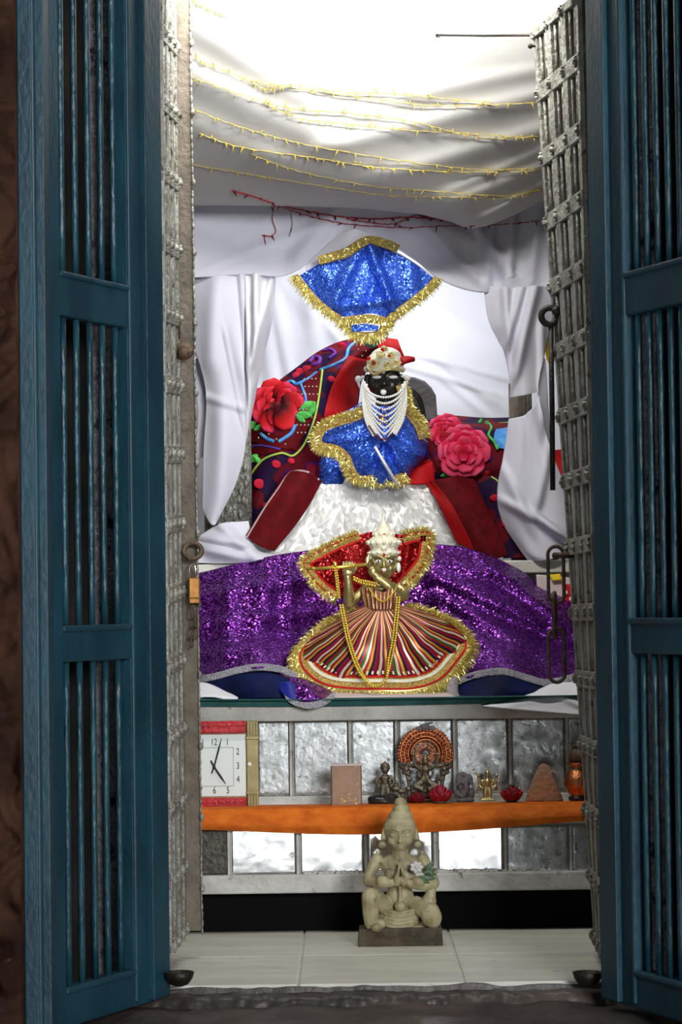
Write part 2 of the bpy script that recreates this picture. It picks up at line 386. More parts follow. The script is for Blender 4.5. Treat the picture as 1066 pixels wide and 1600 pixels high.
# marble slabs of the shrine floor
b = MB(); b.box(-.75, .85, 5.47, 7.9, -.2, -.004)
xs = [-.75, P(470, 1500, 5.8).x, P(715, 1500, 5.8).x, .85]
for i in range(3):
    for (y0, y1) in ((5.462, 5.90), (5.903, 6.5)):
        b.box(xs[i]+.0025, xs[i+1]-.0025, y0, y1, -.15, 0)
struct('floor', b, MAT['marble'], bevel=.002)
b = MB()   # worn stone door sill, lumpy front lip
rows = []
for (y, z) in ((4.85, -.075), (5.0, -.05), (5.25, -.04), (5.40, -.036), (5.45, -.03), (5.461, -.012), (5.462, -.16)):
    rows.append([V(x, y, z) for x in (-.70, -.35, 0, .35, .70)])
def wsill(u, v, p): return 0.0
sheet(rows, 120, 60, None, b, world=True)
for i, v in enumerate(b.v):
    w = nz(v, 9, 3)*.010+nz(v, 30, 4)*.003
    v.z += w
b.box(-.70, .70, 4.85, 5.44, -.34, -.10)
struct('trim_sill', b, MAT['sill'], smooth=True)
# crack / ragged lip as darker rubble strip
b = MB()
n = 46
rws = []
for (y, z) in ((5.40, -.040), (5.415, -.020), (5.440, -.016), (5.458, -.016), (5.4615, -.030)):
    rws.append([V(x, y, z) for x in (-.45, -.1, .25, .60)])
sheet(rws, 260, 14, lambda u, v, p: nz(p, 45, 2)*.008+nz(p, 14, 5)*.010, b, world=True)
for v in b.v: v.z += nz(v, 28, 6)*.005+nz(v, 70, 1)*.002
struct('trim_lip', b, MAT['sill'], smooth=True)
def wallbox(name, *a, mat='darkstone'):
    b = MB(); b.box(*a); return struct(name, b, MAT[mat])
wallbox('wall_left', -.95, -.75, 5.55, 8.0, -.2, 2.75)
wallbox('wall_right', .85, 1.05, 5.55, 8.0, -.2, 2.75)
wallbox('wall_back', -.95, 1.05, 7.9, 8.05, -.2, 2.75)
wallbox('ceiling', -.95, 1.05, 5.0, 8.05, 2.62, 2.75)
wallbox('trim_lintel', -2.2, 2.3, 4.93, 5.55, 2.34, 2.75)
# carved stone wall to the left (and its twin to the right of the door)
def carved(name, x0, x1, y0=4.86):
    b = MB(); nx, nzv = 60, 420; xa, xb = (x1-.32, x1) if x1 < 0 else (x0, x0+.32)
    for j in range(nzv):
        z = -.2+2.9*j/(nzv-1)
        for i in range(nx):
            x = xa+(xb-xa)*i/(nx-1)
            w = nz((x, 0, z), 6, 1)*.02+nz((x, 0, z), 24, 2)*.018+nz((x, 0, z), 60, 2)*.006
            w += .014*math.sin(50*x+9*nz((x, 0, z), 7, 5))*math.cos(38*z+9*nz((x, 0, z), 7, 6))
            if abs((z % .31)-.155) < .012: w -= .012
            b.v.append(V(x, y0-w, z))
    for j in range(nzv-1):
        for i in range(nx-1):
            a = j*nx+i; b.f.append((a, a+1, a+nx+1, a+nx)); b.m.append(0)
    b.box(x0, x1, y0+.03, 5.55, -.2, 2.7)
    return struct(name, b, MAT['carved'], smooth=True)
xl = P(35, 800, 4.90).x
carved('wall_front_left', -2.2, xl-.004)
carved('wall_front_right', .735, 2.3)
# ------------------------------------------------------------ blue door frame posts
def quadQ(A, B, z0, z1, flip):
    """plane from A(x,y) to B(x,y); Q(u,v,h) with u along, v up (metres), h toward the viewer side"""
    A = Vector(A); B = Vector(B); d = (B-A); n = Vector((-d.y, d.x)).normalized()*flip
    def Q(u, z, h): return V(A.x+d.x*u+n.x*h, A.y+d.y*u+n.y*h, z)
    return Q, d.length
def hx(mb, Q, u0, u1, z0, z1, h0, h1, mi=0):
    mb.hexa([Q(u0, z0, h0), Q(u1, z0, h0), Q(u1, z0, h1), Q(u0, z0, h1), Q(u0, z1, h0), Q(u1, z1, h0), Q(u1, z1, h1), Q(u0, z1, h1)], mi)
b = MB(); x0 = P(35, 800, 4.93).x; x1 = P(58, 800, 4.93).x; x2 = P(78, 800, 4.97).x
b.box(x0, x1, 4.90, 5.06, -.1, 2.36); b.box(x1+.002, x2, 4.93, 5.06, -.1, 2.36)
b.tube([V(x1, 4.912, -.1), V(x1, 4.912, 2.36)], .007, 8)
struct('trim_post_left', b, MAT['blue'], bevel=.004)
b = MB(); b.box(.70, .735, 4.80, 5.0, -.1, 2.36); struct('trim_post_right', b, MAT['blue'], bevel=.004)
b = MB(); b.box(-.62, .74, 4.9, 5.0, 2.28, 2.36); struct('trim_head', b, MAT['blue'], bevel=.004)
b = MB(); b.box(-.585, .735, 4.93, 5.55, -.30, -.11); struct('trim_base', b, MAT['darkstone'])

def blue_leaf(name, A, B, flip, rails, nbars, s0, s1, label):
    root = thing(name, label, 'door', (A[0], A[1], -.02))
    Q, L = quadQ(A, B, 0, 0, flip)
    T = -.040
    b = MB(); hx(b, Q, 0, s0, -.02, 2.27, T, 0); hx(b, Q, s0-.02, s0+.012, -.02, 2.27, T+.006, -.010)
    mk('hinge_stile', b, MAT['blue'], root, False, .004)
    b = MB(); hx(b, Q, s1, 1.0, -.02, 2.27, T, -.004)
    hx(b, Q, s1+.13, .995, -.015, 2.265, -.006, .008)
    b.tube([Q(s1+.012, -.01, -.004), Q(s1+.012, 2.26, -.004)], .006, 8)
    mk('meeting_stile', b, MAT['blue'], root, False, .004)
    for (z0, z1) in rails:
        b = MB(); hx(b, Q, s0, s1+.005, z0, z1, T+.003, -.004)
        hx(b, Q, s0+.004, s1-.002, z1-.012, z1, -.006, .002)
        mk('rail', b, MAT['blue'], root, False, .005)
    for i in range(len(rails)-1):
        za = rails[i][1]-.005; zb = rails[i+1][0]+.005
        for k in range(nbars):
            s = s0+(s1-s0)*(k+.75)/(nbars+.35)
            b = MB(); jx = random.uniform(-.004, .004)
            pts = [Q(s+jx*(t*(1-t)*4), za+(zb-za)*t, -.018) for t in [q/8 for q in range(9)]]
            b.tube(pts, .0068, 8)
            mk('bar', b, MAT['bluebar'], root, True)
    return root, Q
rails = [(-.02, .055), (.672, .742), (1.335, 1.421), (2.19, 2.27)]
left_root, QL = blue_leaf('barred_door', (-.552, 5.0), (-.366, 5.44), -1, rails, 5, .118, .715, 'teal blue wooden door leaf with iron bars, left of the doorway')
right_root, QR = blue_leaf('barred_door', (.678, 4.888), (.513, 5.334), 1, rails, 6, .10, .71, 'teal blue barred door leaf on the right, cut off by the picture edge')
# silver-clad inner door surround seen through the bars
def surround(name, x0, x1, y0, y1):
    b = MB(); nx, nzv = 16, 230
    for j in range(nzv):
        z = -.05+2.45*j/(nzv-1)
        for i in range(nx):
            x = x0+(x1-x0)*i/(nx-1)
            b.v.append(V(x, y0-abs(nz((x, 0, z), 30, 8))*.010-abs(nz((x, 0, z), 75, 9))*.007, z))
    for j in range(nzv-1):
        for i in range(nx-1):
            a = j*nx+i; b.f.append((a, a+1, a+nx+1, a+nx)); b.m.append(0)
    b.box(x0, x1, y0+.006, y1, -.05, 2.40)
    return struct(name, b, MAT['silverdark'], smooth=True)
surround('trim_silver_left', P(143, 800, 5.49).x, -.374, 5.49, 5.60)
surround('trim_silver_right', .575, P(1030, 800, 5.49).x, 5.49, 5.60)
wallbox('wall_jamb_left', -.95, P(143, 800, 5.49).x-.002, 5.50, 5.62, -.2, 2.62, mat='darkstone')
wallbox('wall_jamb_right', P(1030, 800, 5.49).x+.002, 1.05, 5.50, 5.62, -.2, 2.62, mat='darkstone')
# ------------------------------------------------------------ silver relief doors
def bil(nt_, ft, fb, nb):
    def Q0(u, v): return (nb*(1-u)+fb*u)*(1-v)+(nt_*(1-u)+ft*u)*v
    return Q0
def relief_door(name, corners, flip, ncol, nrow, label, thick=.03, stile=None):
    Q0 = bil(*corners)
    def Q(u, v, h):
        p = Q0(u, v); eu = Q0(1, v)-Q0(0, v); ev = Q0(u, 1)-Q0(u, 0)
        n = eu.cross(ev).normalized()*flip
        return p+n*h
    root = thing(name, label, 'door', Q(0, 0, 0))
    def hv(mb, u0, u1, v0, v1, h0, h1, nseg=1):
        for k in range(nseg):
            a = v0+(v1-v0)*k/nseg; c = v0+(v1-v0)*(k+1)/nseg
            mb.hexa([Q(u0, a, h0), Q(u1, a, h0), Q(u1, a, h1), Q(u0, a, h1), Q(u0, c, h0), Q(u1, c, h0), Q(u1, c, h1), Q(u0, c, h1)])
    b = MB(); hv(b, 0, 1, 0, 1, -thick, -.006, 14)
    mk('leaf_board', b, MAT['recess'], root, False)
    b = MB(); cw = 1/ncol
    for i in range(ncol+1):
        u0 = max(0, i*cw-.055); u1 = min(1, i*cw+.055)
        hv(b, u0, u1, 0, 1, -.007, .004, 14)
    mk('upright_strip', b, MAT['silver'], root, False, .0015)
    b = MB()
    for r in range(nrow+1):
        v = r/nrow; hh = .0062
        v0 = max(0, v-.009); v1 = min(1, v+.009)
        hv(b, 0, 1, v0, v1, -.007, .006)
    mk('cross_band', b, MAT['silver'], root, False, .0015)
    b = MB()
    for r in range(nrow):
        for i in range(ncol):
            u = (i+.5)*cw; va = (r+.16)/nrow; vb = (r+.84)/nrow
            for du in ((-.16, .16) if ncol <= 3 else (0,)):
                b.tube([Q(u+du*cw*1.1, va+(vb-va)*t/4, -.003) for t in range(5)], .0042, 7)
    mk('fluting', b, MAT['silver'], root, True)
    b = MB()
    for r in range(nrow+1):
        for i in range(ncol+1):
            v = min(max(r/nrow, .006), .994); u = min(max(i*cw, .04), .96)
            c = Q(u, v, .007)
            b.ell(c, .0085, 8, 6)
            for k in range(5):
                a = k*1.257+r
                b.ell(c+Vector((math.cos(a)*.004, math.cos(a)*.006, math.sin(a)*.010)), .0042, 6, 4)
    mk('stud', b, MAT['silver'], root, True, kind='stuff')
    return root, Q
cornersR = [P(905, -12, 5.52), P(835, 48, 5.83), P(931, 1468, 5.83), P(946, 1500, 5.52)]
rr, QRs = relief_door('silver_relief_door', cornersR, -1, 3, 14, 'narrow silver relief door leaf leaning inward on the right, beside the ring bolt')
cornersL = [P(250, -60, 5.54), P(273, -30, 5.86), P(288, 1460, 5.86), P(266, 1490, 5.54)]
rl, QLs = relief_door('silver_relief_door', cornersL, 1, 3, 14, 'silver relief door leaf folded back on the left, holding the padlock')
b = MB(); a0 = P(274, 700, 5.86); 
lt = P(273, -30, 5.87); lb = P(290, 1455, 5.87); w = S(5.87)
b.hexa([lb, lb+V(26*w, 0, 0), lb+V(26*w, .03, 0), lb+V(0, .03, 0), lt, lt+V(24*w, 0, 0), lt+V(24*w, .03, 0), lt+V(0, .03, 0)])
mk('closing_stile', b, MAT['jamb'], rl, False, .003, label='plain grey brown edge board')
b = MB(); pts = []
for k in range(120):
    t = k/119; p = (lb+V(26*w, -.002, 0)).lerp(lt+V(24*w, -.002, 0), t)
    b.ell(p+V(nz((t*40, 0, 0))*.0015, 0, 0), (.0026+.002*abs(nz((t*60, 3, 0))), .003, .0095), 7, 5)
for k in range(13):
    t = (k+.6)/13.5; p = (lb+V(27*w, -.004, 0)).lerp(lt+V(25*w, -.004, 0), t); b.ell(p+V(.001, 0, 0), (.0055, .006, .009), 9, 7)
mk('beaded_edge', b, MAT['silver'], rl, True, kind='stuff')
# ------------------------------------------------------------ door ironwork
# long ring bolt on the right
b = MB(); c = P(859, 494, 5.80); k = S(5.80)
ring = [c+V(math.cos(a)*13*k, 0, math.sin(a)*13*k) for a in [q*2*math.pi/28 for q in range(28)]]
root = thing('ring_bolt', 'long black iron rod with a ring eye, hanging on the right silver door', 'door bolt', P(863, 765, 5.8))
b.tube(ring, 5.2*k, 10, True); mk('ring', b, MAT['iron'], root)
b = MB(); b.tube([P(861, 508, 5.80), P(863, 640, 5.80), P(864, 766, 5.80)], 4.2*k, 10); mk('rod', b, MAT['iron'], root)
b = MB(); b.tube([P(866, 486, 5.80), P(880, 480, 5.81), P(896, 480, 5.79)], 4.5*k, 8); b.ell(P(870, 486, 5.79), .011); mk('staple', b, MAT['iron'], root)
# chain of long links on the right
root = thing('door_chain', 'rusty chain of long iron links hanging from the right silver door', 'chain', P(866, 1060, 5.80))
def link(cx, cy, w, h, Y, tilt, r=2.9):
    pts = []; k = S(Y)
    for q in range(32):
        a = q*2*math.pi/32; x = math.cos(a); z = math.sin(a)
        z2 = z*w/2+(1 if z > 0 else -1)*(h-w)/2
        xx = x*w/2
        pts.append(P(cx, cy, Y)+V(xx*k*math.cos(tilt), xx*k*math.sin(tilt), z2*k))
    b = MB(); b.tube(pts, r*k, 8, True); mk('link', b, MAT['rust'], root)
link(869, 898, 25, 88, 5.80, .15); link(867, 962, 20, 72, 5.79, 1.35); link(870, 1024, 26, 84, 5.80, .2)
b = MB(); b.tube([P(866, 868, 5.78), P(884, 868, 5.80), P(902, 866, 5.82)], .007, 8); mk('staple', b, MAT['rust'], root)
# left: ring, padlock, hook
root = thing('padlock', 'brass padlock with bright steel shackle on the left silver door', 'padlock', P(305, 945, 5.84)); k = S(5.84)
b = MB(); 
c = P(301, 898, 5.84)
b.tube([c+V(-5*k, 0, -8*k), c+V(-5*k, 0, 8*k), c+V(-4*k, 0, 14*k), c+V(0, 0, 18*k), c+V(4*k, 0, 14*k), c+V(5*k, 0, 8*k), c+V(5*k, 0, -8*k)], 1.7*k, 8)
mk('shackle', b, MAT['steel'], root)
b = MB(); c = P(304, 923, 5.84); b.box(c.x-8*k, c.x+8*k, 5.825, 5.855, c.z-20*k, c.z+20*k); b.box(c.x-8.6*k, c.x+8.6*k, 5.823, 5.857, c.z-13*k, c.z-10*k)
mk('lock_body', b, MAT['lockb'], root, False, .003)
b = MB(); c = P(301, 861, 5.84); ring = [c+V(math.cos(a)*14*k, math.sin(a)*.006, math.sin(a)*12*k) for a in [q*2*math.pi/24 for q in range(24)]]
b.tube(ring, 4.2*k, 8, True); o = mk('door_ring', b, MAT['rust']); tag(o, 'round rusty door ring above the brass padlock', 'door ring')
b = MB(); c = P(286, 549, 5.82); b.ell(c, (17*k, 10*k, 14*k)); b.ell(c+V(0, -.012, -.004), (9*k, 6*k, 8*k)); b.tube([P(277, 500, 5.82), P(272, 492, 5.82), P(276, 486, 5.82), P(281, 494, 5.82), P(280, 530, 5.82)], 1.5*k, 7)
o = mk('door_hasp', b, MAT['rust']); tag(o, 'small rusty knob and hook on the left silver door edge', 'door hasp')
root = thing('small_chain', 'thin rusty chain dangling below the brass padlock', 'chain', P(304, 1000, 5.84))
for i, (x, y, t) in enumerate(((303, 956, .3), (306, 972, 1.2), (304, 988, .4), (300, 1002, 1.3))):
    link(x, y, 10, 20, 5.84, t, 1.4)
# dark cups on the sill
for x, lab in ((280, 'dark cup-shaped iron pivot socket at the foot of the left door'), (919, 'dark cup-shaped iron pivot socket at the foot of the right door')):
    b = MB(); c = P(x, 1541, 5.41); k = S(5.41)
    b.lathe([(6*k, 0), (14*k, 3*k), (21*k, 12*k), (24*k, 22*k), (22*k, 22.5*k), (17*k, 14*k), (8*k, 8*k), (0.5*k, 7*k)], c, 28)
    o = mk('pivot_cup', b, MAT['iron']); tag(o, lab, 'pivot cup')
# ------------------------------------------------------------ stepped altar
XL, XR = -.75, .85
Z1 = P(533, 1258, 6.40).z          # lower shelf top
ZT = P(533, 1092, 6.46).z          # middle tier top
Z3 = P(533, 879, 6.94).z           # upper slab top
altar = thing('altar', 'stepped marble altar with silver mirror panels, against the back wall', 'altar', (0.05, 6.3, 0))
zc1 = P(533, 1365, 6.30).z; zc0 = P(533, 1394, 6.30).z
b = MB(); b.box(XL, XR, 6.285, 6.36, zc0, zc1)
for i, v in enumerate(b.v): pass
mk('marble_curb', b, MAT['curb'], altar, False, .004)
b = MB(); b.box(XL, XR, 6.34, 6.9, 0.001, zc0); mk('recess', b, MAT['black'], altar, False)  # black block stands in for the shade inside the gap
zp1 = P(533, 1297, 6.30).z
b = MB(); b.box(XL, XR, 6.313, 6.88, zc0, zp1+.012); b.box(XL, XR, 6.295, 6.52, zp1+.01, Z1-.004); mk('lower_step', b, MAT['curb'], altar, False, .003)
zb = P(533, 1243, 6.5).z; zu = P(533, 1128, 6.5).z; zs0 = P(533, 1126, 6.45).z
b = MB(); b.box(XL, XR, 6.507, 6.9, Z1-.02, ZT-.03); b.box(XL, XR, 6.495, 6.52, Z1-.01, zb); mk('middle_step', b, MAT['curb'], altar, False, .003)
b = MB(); b.box(XL, XR, 6.45, 7.0, zs0, ZT-.006); mk('middle_slab', b, MAT['curb'], altar, False, .004)
b = MB(); b.box(XL, XR, 6.98, 7.9, Z1, Z3-.034); mk('upper_step', b, MAT['curb'], altar, False)
b = MB(); b.box(XL, XR, 6.94, 7.9, Z3-.034, Z3); mk('upper_slab', b, MAT['marble'], altar, False, .004)
def panel(x0, x1, Y, za, zb_, mat, label=None, tilt=0.0, bow=0.0, crinkle=.00018):
    b = MB(); X0 = P(x0, 1200, Y).x; X1 = P(x1, 1200, Y).x; nx, n2 = 22, 22
    for j in range(n2):
        for i in range(nx):
            u = i/(nx-1); t = j/(n2-1)
            x = X0+(X1-X0)*u; z = za+(zb_-za)*t
            y = Y-.002+tilt*(t-.5)*(zb_-za)+bow*(u-.5)*(X1-X0)-crinkle*nz((x, 0, z), 35, 2)-crinkle*.5*nz((x, 0, z), 90, 6)
            b.v.append(V(x, y, z))
    for j in range(n2-1):
        for i in range(nx-1):
            a = j*nx+i; b.f.append((a, a+1, a+nx+1, a+nx)); b.m.append(0)
    mk('mirror_panel', b, mat, altar, True, solid=-.003, label=label)
def divider(x, Y, za, zb_):
    b = MB(); X = P(x, 1200, Y).x; b.box(X-.0035, X+.0035, Y-.008, Y+.004, za, zb_); b.box(X+.0045, X+.0065, Y-.005, Y+.004, za, zb_)
    mk('panel_divider', b, MAT['curb'], altar, False, .001)
lowx = [(270, 355), (358, 462), (466, 568), (572, 676), (680, 786), (790, 887), (893, 960)]
for i, (a, c) in enumerate(lowx):
    mt = [MAT['mirrord'], MAT['mirrorb'], MAT['mirrorb'], MAT['mirrorb'], MAT['mirrorb'], MAT['mirror'], MAT['mirror']][i]
    panel(a, c, 6.312, zc1, zp1+.004, mt, 'dark mirror panel' if i == 0 else None, tilt=[0, -.004, 0, 0, 0, .012, .012][i], bow=[0, .004, 0, 0, -.004, .03, .03][i])
    if i: divider((lowx[i-1][1]+a)/2, 6.312, zc1, zp1+.004)
upx = [(250, 396), (404, 452), (458, 545), (550, 617), (623, 708), (713, 795), (800, 884), (889, 960)]
for i, (a, c) in enumerate(upx):
    panel(a, c, 6.503, zb, zs0, MAT['mirror'], tilt=random.uniform(-.012, .012), bow=random.uniform(-.02, .02), crinkle=.00025)
    if i: divider((upx[i-1][1]+a)/2, 6.503, zb, zs0)
# rubble of fallen wax along the lower panels
b = MB()
for i in range(150):
    x = random.choice([random.uniform(.02, .15), random.uniform(-.10, .02), random.uniform(.22, .36), random.uniform(.2, .5)])
    b.ell((x, 6.300+random.uniform(-.006, .004), zc1+.001), (random.uniform(.003, .008), .004, random.uniform(.002, .006)), 6, 4)
o = mk('wax_crumbs', b, MAT['curb']); tag(o, 'grey wax crumbs along the marble curb under the bright mirror panels', 'wax crumbs', kind='stuff')
# orange velvet over the shelf edge
def worange(u, v, p): return nz(p, 12, 3)*.004+nz(p, 40, 4)*.0012
top = [(280, 1262, 6.44), (400, 1262, 6.44), (533, 1258, 6.44), (700, 1256, 6.44), (912, 1252, 6.44)]
r = [[P(a, c, 6.46) for a, c in ((270, 1258), (400, 1258), (533, 1257), (700, 1255), (913, 1251))]]
for q in r[0]: q.z = Z1+.004
def rowz(y, Y, zadd=None):
    out = []
    for (x, yy) in y:
        p = P(x, yy, Y)
        if zadd is not None: p.z = zadd
        out.append(p)
    return out
rows = [rowz([(270, 0), (400, 0), (533, 0), (700, 0), (912, 0)], 6.40, Z1+.003),
        rowz([(270, 0), (400, 0), (533, 0), (700, 0), (914, 0)], 6.300, Z1+.004),
        rowz([(270, 1272), (400, 1271), (533, 1271), (700, 1268), (916, 1262)], 6.280),
        rowz([(270, 1286), (400, 1290), (533, 1288), (700, 1284), (915, 1274)], 6.270),
        rowz([(270, 1296), (360, 1298), (533, 1304), (700, 1299), (913, 1283)], 6.278)]
b = sheet(rows, 120, 40, worange, world=True)
o = mk('orange_cloth', b, MAT['orange'], solid=.004); tag(o, 'orange velvet strip covering the front edge of the lower altar shelf', 'cloth')
b = MB(); b.box(-.7, .8, 6.285, 6.31, zp1-.002, zp1+.006)
# teal cloth along the middle tier edge
rows = [rowz([(290, 0), (500, 0), (720, 0), (900, 0)], 6.98, ZT+.001), rowz([(290, 0), (500, 0), (720, 0), (900, 0)], 6.47, ZT+.002),
        rowz([(290, 1094), (500, 1096), (720, 1092), (900, 1088)], 6.443), rowz([(290, 1104), (500, 1104), (720, 1100), (900, 1096)], 6.44)]
b = sheet(rows, 80, 24, lambda u, v, p: nz(p, 20, 2)*.0015, world=True)
o = mk('teal_cloth', b, MAT['greencl'], solid=.002); tag(o, 'dark teal cloth laid along the middle altar ledge', 'cloth')
# ------------------------------------------------------------ clock
YC = 6.37; k = S(YC)
ck = thing('shelf_clock', 'square white-faced clock with red bands and gold pillars on the lower shelf', 'clock', V(P(335, 1200, YC).x, YC, Z1))
def cb(name, x0, x1, y0, y1, d0, d1, mat, bev=.001, smooth=False):
    b = MB(); A = P(335, 1198, YC); zz = lambda y: A.z-(y-1198)*k
    xx = lambda x: A.x+(x-335)*k
    b.box(xx(x0), xx(x1), YC-d1, YC-d0, zz(y1), zz(y0)); return mk(name, b, mat, ck, smooth, bev)
cb('clock_case', 268, 403, 1128, 1268, -.035, 0, MAT['clockgold'], .002)
cface = cb('clock_face', 287, 384, 1148, 1244, 0, .004, MAT['clockface'])
for nm, (y0, y1) in (('red_band', (1127, 1146)), ('red_band', (1246, 1266))):
    b = MB(); A = P(335, 1198, YC); xx = lambda x: A.x+(x-335)*k; zz = lambda y: A.z-(y-1198)*k
    b.box(xx(286), xx(385), YC-.010, YC, zz(y1), zz(y0)); b.box(xx(286), xx(385), YC-.013, YC, zz(y0+8), zz(y0+2)); b.box(xx(286), xx(385), YC-.013, YC, zz(y1-2), zz(y1-9))
    mk(nm, b, MAT['clockred'], ck, False, .0012)
for x0 in (267, 386):
    b = MB()
    b.box(xx(x0), xx(x0+18), YC-.008, YC, zz(1266), zz(1128))
    for q in range(4):
        b.box(xx(x0+1+q*4.4), xx(x0+3.6+q*4.4), YC-.012, YC, zz(1264), zz(1241)); b.box(xx(x0+1+q*4.4), xx(x0+3.6+q*4.4), YC-.012, YC, zz(1150), zz(1129))
    b.box(xx(x0-1), xx(x0+19), YC-.013, YC, zz(1156), zz(1151)); b.box(xx(x0-1), xx(x0+19), YC-.013, YC, zz(1241), zz(1236))
    gp = mk('gold_pillar', b, MAT['clockgold'], ck, False, .0008)
b = MB(); b.ell((xx(390), YC-.011, zz(1195)), .0055); mk('knob', b, MAT['pearl'], gp)
def text(s, x, y, size, mat, parent, Y):
    cu = bpy.data.curves.new('t', 'FONT'); cu.body = s; cu.size = size; cu.align_x = 'CENTER'; cu.align_y = 'CENTER'; cu.extrude = .0004
    o = bpy.data.objects.new('t', cu); COL.objects.link(o)
    dg = bpy.context.evaluated_depsgraph_get(); dg.update(); me = bpy.data.meshes.new_from_object(o.evaluated_get(dg))
    bpy.data.objects.remove(o); me.transform(Matrix.Scale(.72, 4, (1, 0, 0))); me.transform(Matrix.Rotation(math.pi/2, 4, 'X'))
    me.transform(Matrix.Translation(V(x, Y, y)-OFF[parent.name]))
    me.materials.clear(); me.materials.append(mat); q = bpy.data.objects.new('numeral', me); COL.objects.link(q); q.parent = parent; OFF[q.name] = OFF[parent.name]; return q
for s, x, y in (('12', 335, 1160), ('1', 356, 1160), ('2', 372, 1175), ('3', 372, 1197), ('4', 372, 1218), ('5', 356, 1235), ('6', 335, 1235), ('7', 314, 1235), ('8', 298, 1218), ('9', 298, 1197), ('10', 298, 1175), ('11', 315, 1160)):
    text(s, xx(x), zz(y), 14.5*k, MAT['ink'], cface, YC-.0045)
b = MB(); 
for (a, c) in (((304, 1168), (365, 1168)), ((365, 1168), (365, 1228)), ((365, 1228), (304, 1228)), ((304, 1228), (304, 1168))):
    b.tube([V(xx(a[0]), YC-.0045, zz(a[1])), V(xx(c[0]), YC-.0045, zz(c[1]))], .0004, 4)
mk('dial_line', b, MAT['greyst'], cface)
def hand(name, tip, tail, w):
    b = MB(); A = V(xx(335), YC-.007, zz(1198)); T = V(xx(tip[0]), YC-.007, zz(tip[1])); B = V(xx(tail[0]), YC-.007, zz(tail[1]))
    b.tube([B, A, A.lerp(T, .6), T], [w*.8, w, w*1.1, w*.25], 6); mk(name, b, MAT['ink'], ck)
hand('minute_hand', (347, 1154), (331, 1208), 1.3*k); hand('hour_hand', (353, 1225), (330, 1188), 1.5*k)
b = MB(); b.ell(V(xx(335), YC-.007, zz(1198)), 2.4*k); mk('pivot', b, MAT['ink'], ck)
# ------------------------------------------------------------ blob figures
class Fig:
    def __init__(s, Y, x0=0, y0=0, yb=None, zb=None):
        s.Y = Y; s.k = S(Y); s.x0 = x0; s.y0 = y0; s.dz = 0
        if yb is not None: s.dz = zb-P(x0 or 533, yb, Y).z
    def p(s, x, y, d=0):
        q = P(x, y, s.Y); q.y -= d*s.k; q.z += s.dz; return q
    def e(s, mb, x, y, d, rx, ry, rd=None, seg=18, ring=12, rot=0):
        rd = rx if rd is None else rd
        Mx = Matrix.Rotation(math.radians(rot), 3, 'Y') if rot else None
        mb.ell(s.p(x, y, d), (rx*s.k, rd*s.k, ry*s.k), seg, ring, Mx)
    def c(s, mb, pts, n=12):
        """pts: (x,y,d,r)"""
        ps = [s.p(a[0], a[1], a[2]) for a in pts]; rs = [a[3]*s.k for a in pts]
        m_ = max(8, len(ps)*4); P2 = cr(ps, m_) if len(ps) > 2 else [ps[0].lerp(ps[1], t/(m_-1)) for t in range(m_)]
        R2 = cr(rs, m_) if len(ps) > 2 else [rs[0]+(rs[1]-rs[0])*t/(m_-1) for t in range(m_)]
        mb.tube(P2, R2, n); mb.ell(P2[0], R2[0], n, 8); mb.ell(P2[-1], R2[-1], n, 8)
def beads(mb, pts, r, n=None, gap=2.0, sq=1):
    """string of beads along world points"""
    L = 0; seg = []
    for a, c in zip(pts, pts[1:]): seg.append((c-a).length); L += seg[-1]
    n = n or max(2, int(L/(r*gap)))
    acc = 0; i = 0
    for q in range(n):
        t = L*(q+.5)/n
        while i < len(seg)-1 and acc+seg[i] < t: acc += seg[i]; i += 1
        p = pts[i].lerp(pts[i+1], min(1, max(0, (t-acc)/max(seg[i], 1e-9))))
        mb.ell(p, (r, r, r*sq), 7, 5)
# ---- alabaster kneeling statue
f = Fig(6.08, 625, 1470, 1466, 0.0)
st = thing('kneeling_statue', 'cream alabaster kneeling figure with folded hands on the floor before the altar', 'statue', f.p(625, 1466, 0))
b = MB()
f.e(b, 626, 1246, 0, 10, 9); f.e(b, 627, 1256, 0, 14, 10); f.e(b, 626, 1268, 0, 20, 14, 19)
f.e(b, 625, 1287, -1, 25.5, 28, 24)                    # hair cap / head
f.e(b, 625, 1296, 5, 21.5, 24, 19); f.e(b, 625, 1313, 8, 11, 8, 12)   # face, chin
f.e(b, 613, 1303, 13, 8, 8, 8); f.e(b, 637, 1303, 13, 8, 8, 8)       # cheeks
f.c(b, [(625, 1290, 23, 1.8), (625, 1299, 27, 2.6), (625, 1303, 28, 3.6)]); f.e(b, 621, 1303, 25, 2.4, 1.8, 2); f.e(b, 629, 1303, 25, 2.4, 1.8, 2)
f.c(b, [(619, 1309, 22, 1.2), (625, 1308.4, 24.5, 1.8), (631, 1309, 22, 1.2)]); f.c(b, [(620, 1311.5, 21.5, 1.2), (625, 1312.5, 23.5, 1.9), (630, 1311.5, 21.5, 1.2)])
for s_ in (-1, 1):
    f.c(b, [(625+s_*4, 1288, 24, 1.1), (625+s_*11, 1284.5, 23, 1.3), (625+s_*18, 1288, 17, .9)])   # brow
    f.e(b, 625+s_*11, 1293, 20, 5.6, 2.9, 4); f.c(b, [(625+s_*6, 1294, 23, .8), (625+s_*11, 1296, 24, 1.0), (625+s_*16.5, 1294, 20.5, .8)])
    f.c(b, [(625+s_*24, 1288, 0, 3.5), (625+s_*26.5, 1300, 0, 4)]); f.e(b, 625+s_*27.5, 1311, 2, 6.5, 5.5, 5)    # ear and earring
f.c(b, [(625, 1317, 0, 13), (625, 1332, 0, 15)])
f.e(b, 625, 1342, -2, 33, 18, 17); f.e(b, 625, 1362, -1, 25, 26, 17); f.e(b, 625, 1392, -2, 22, 20, 17)
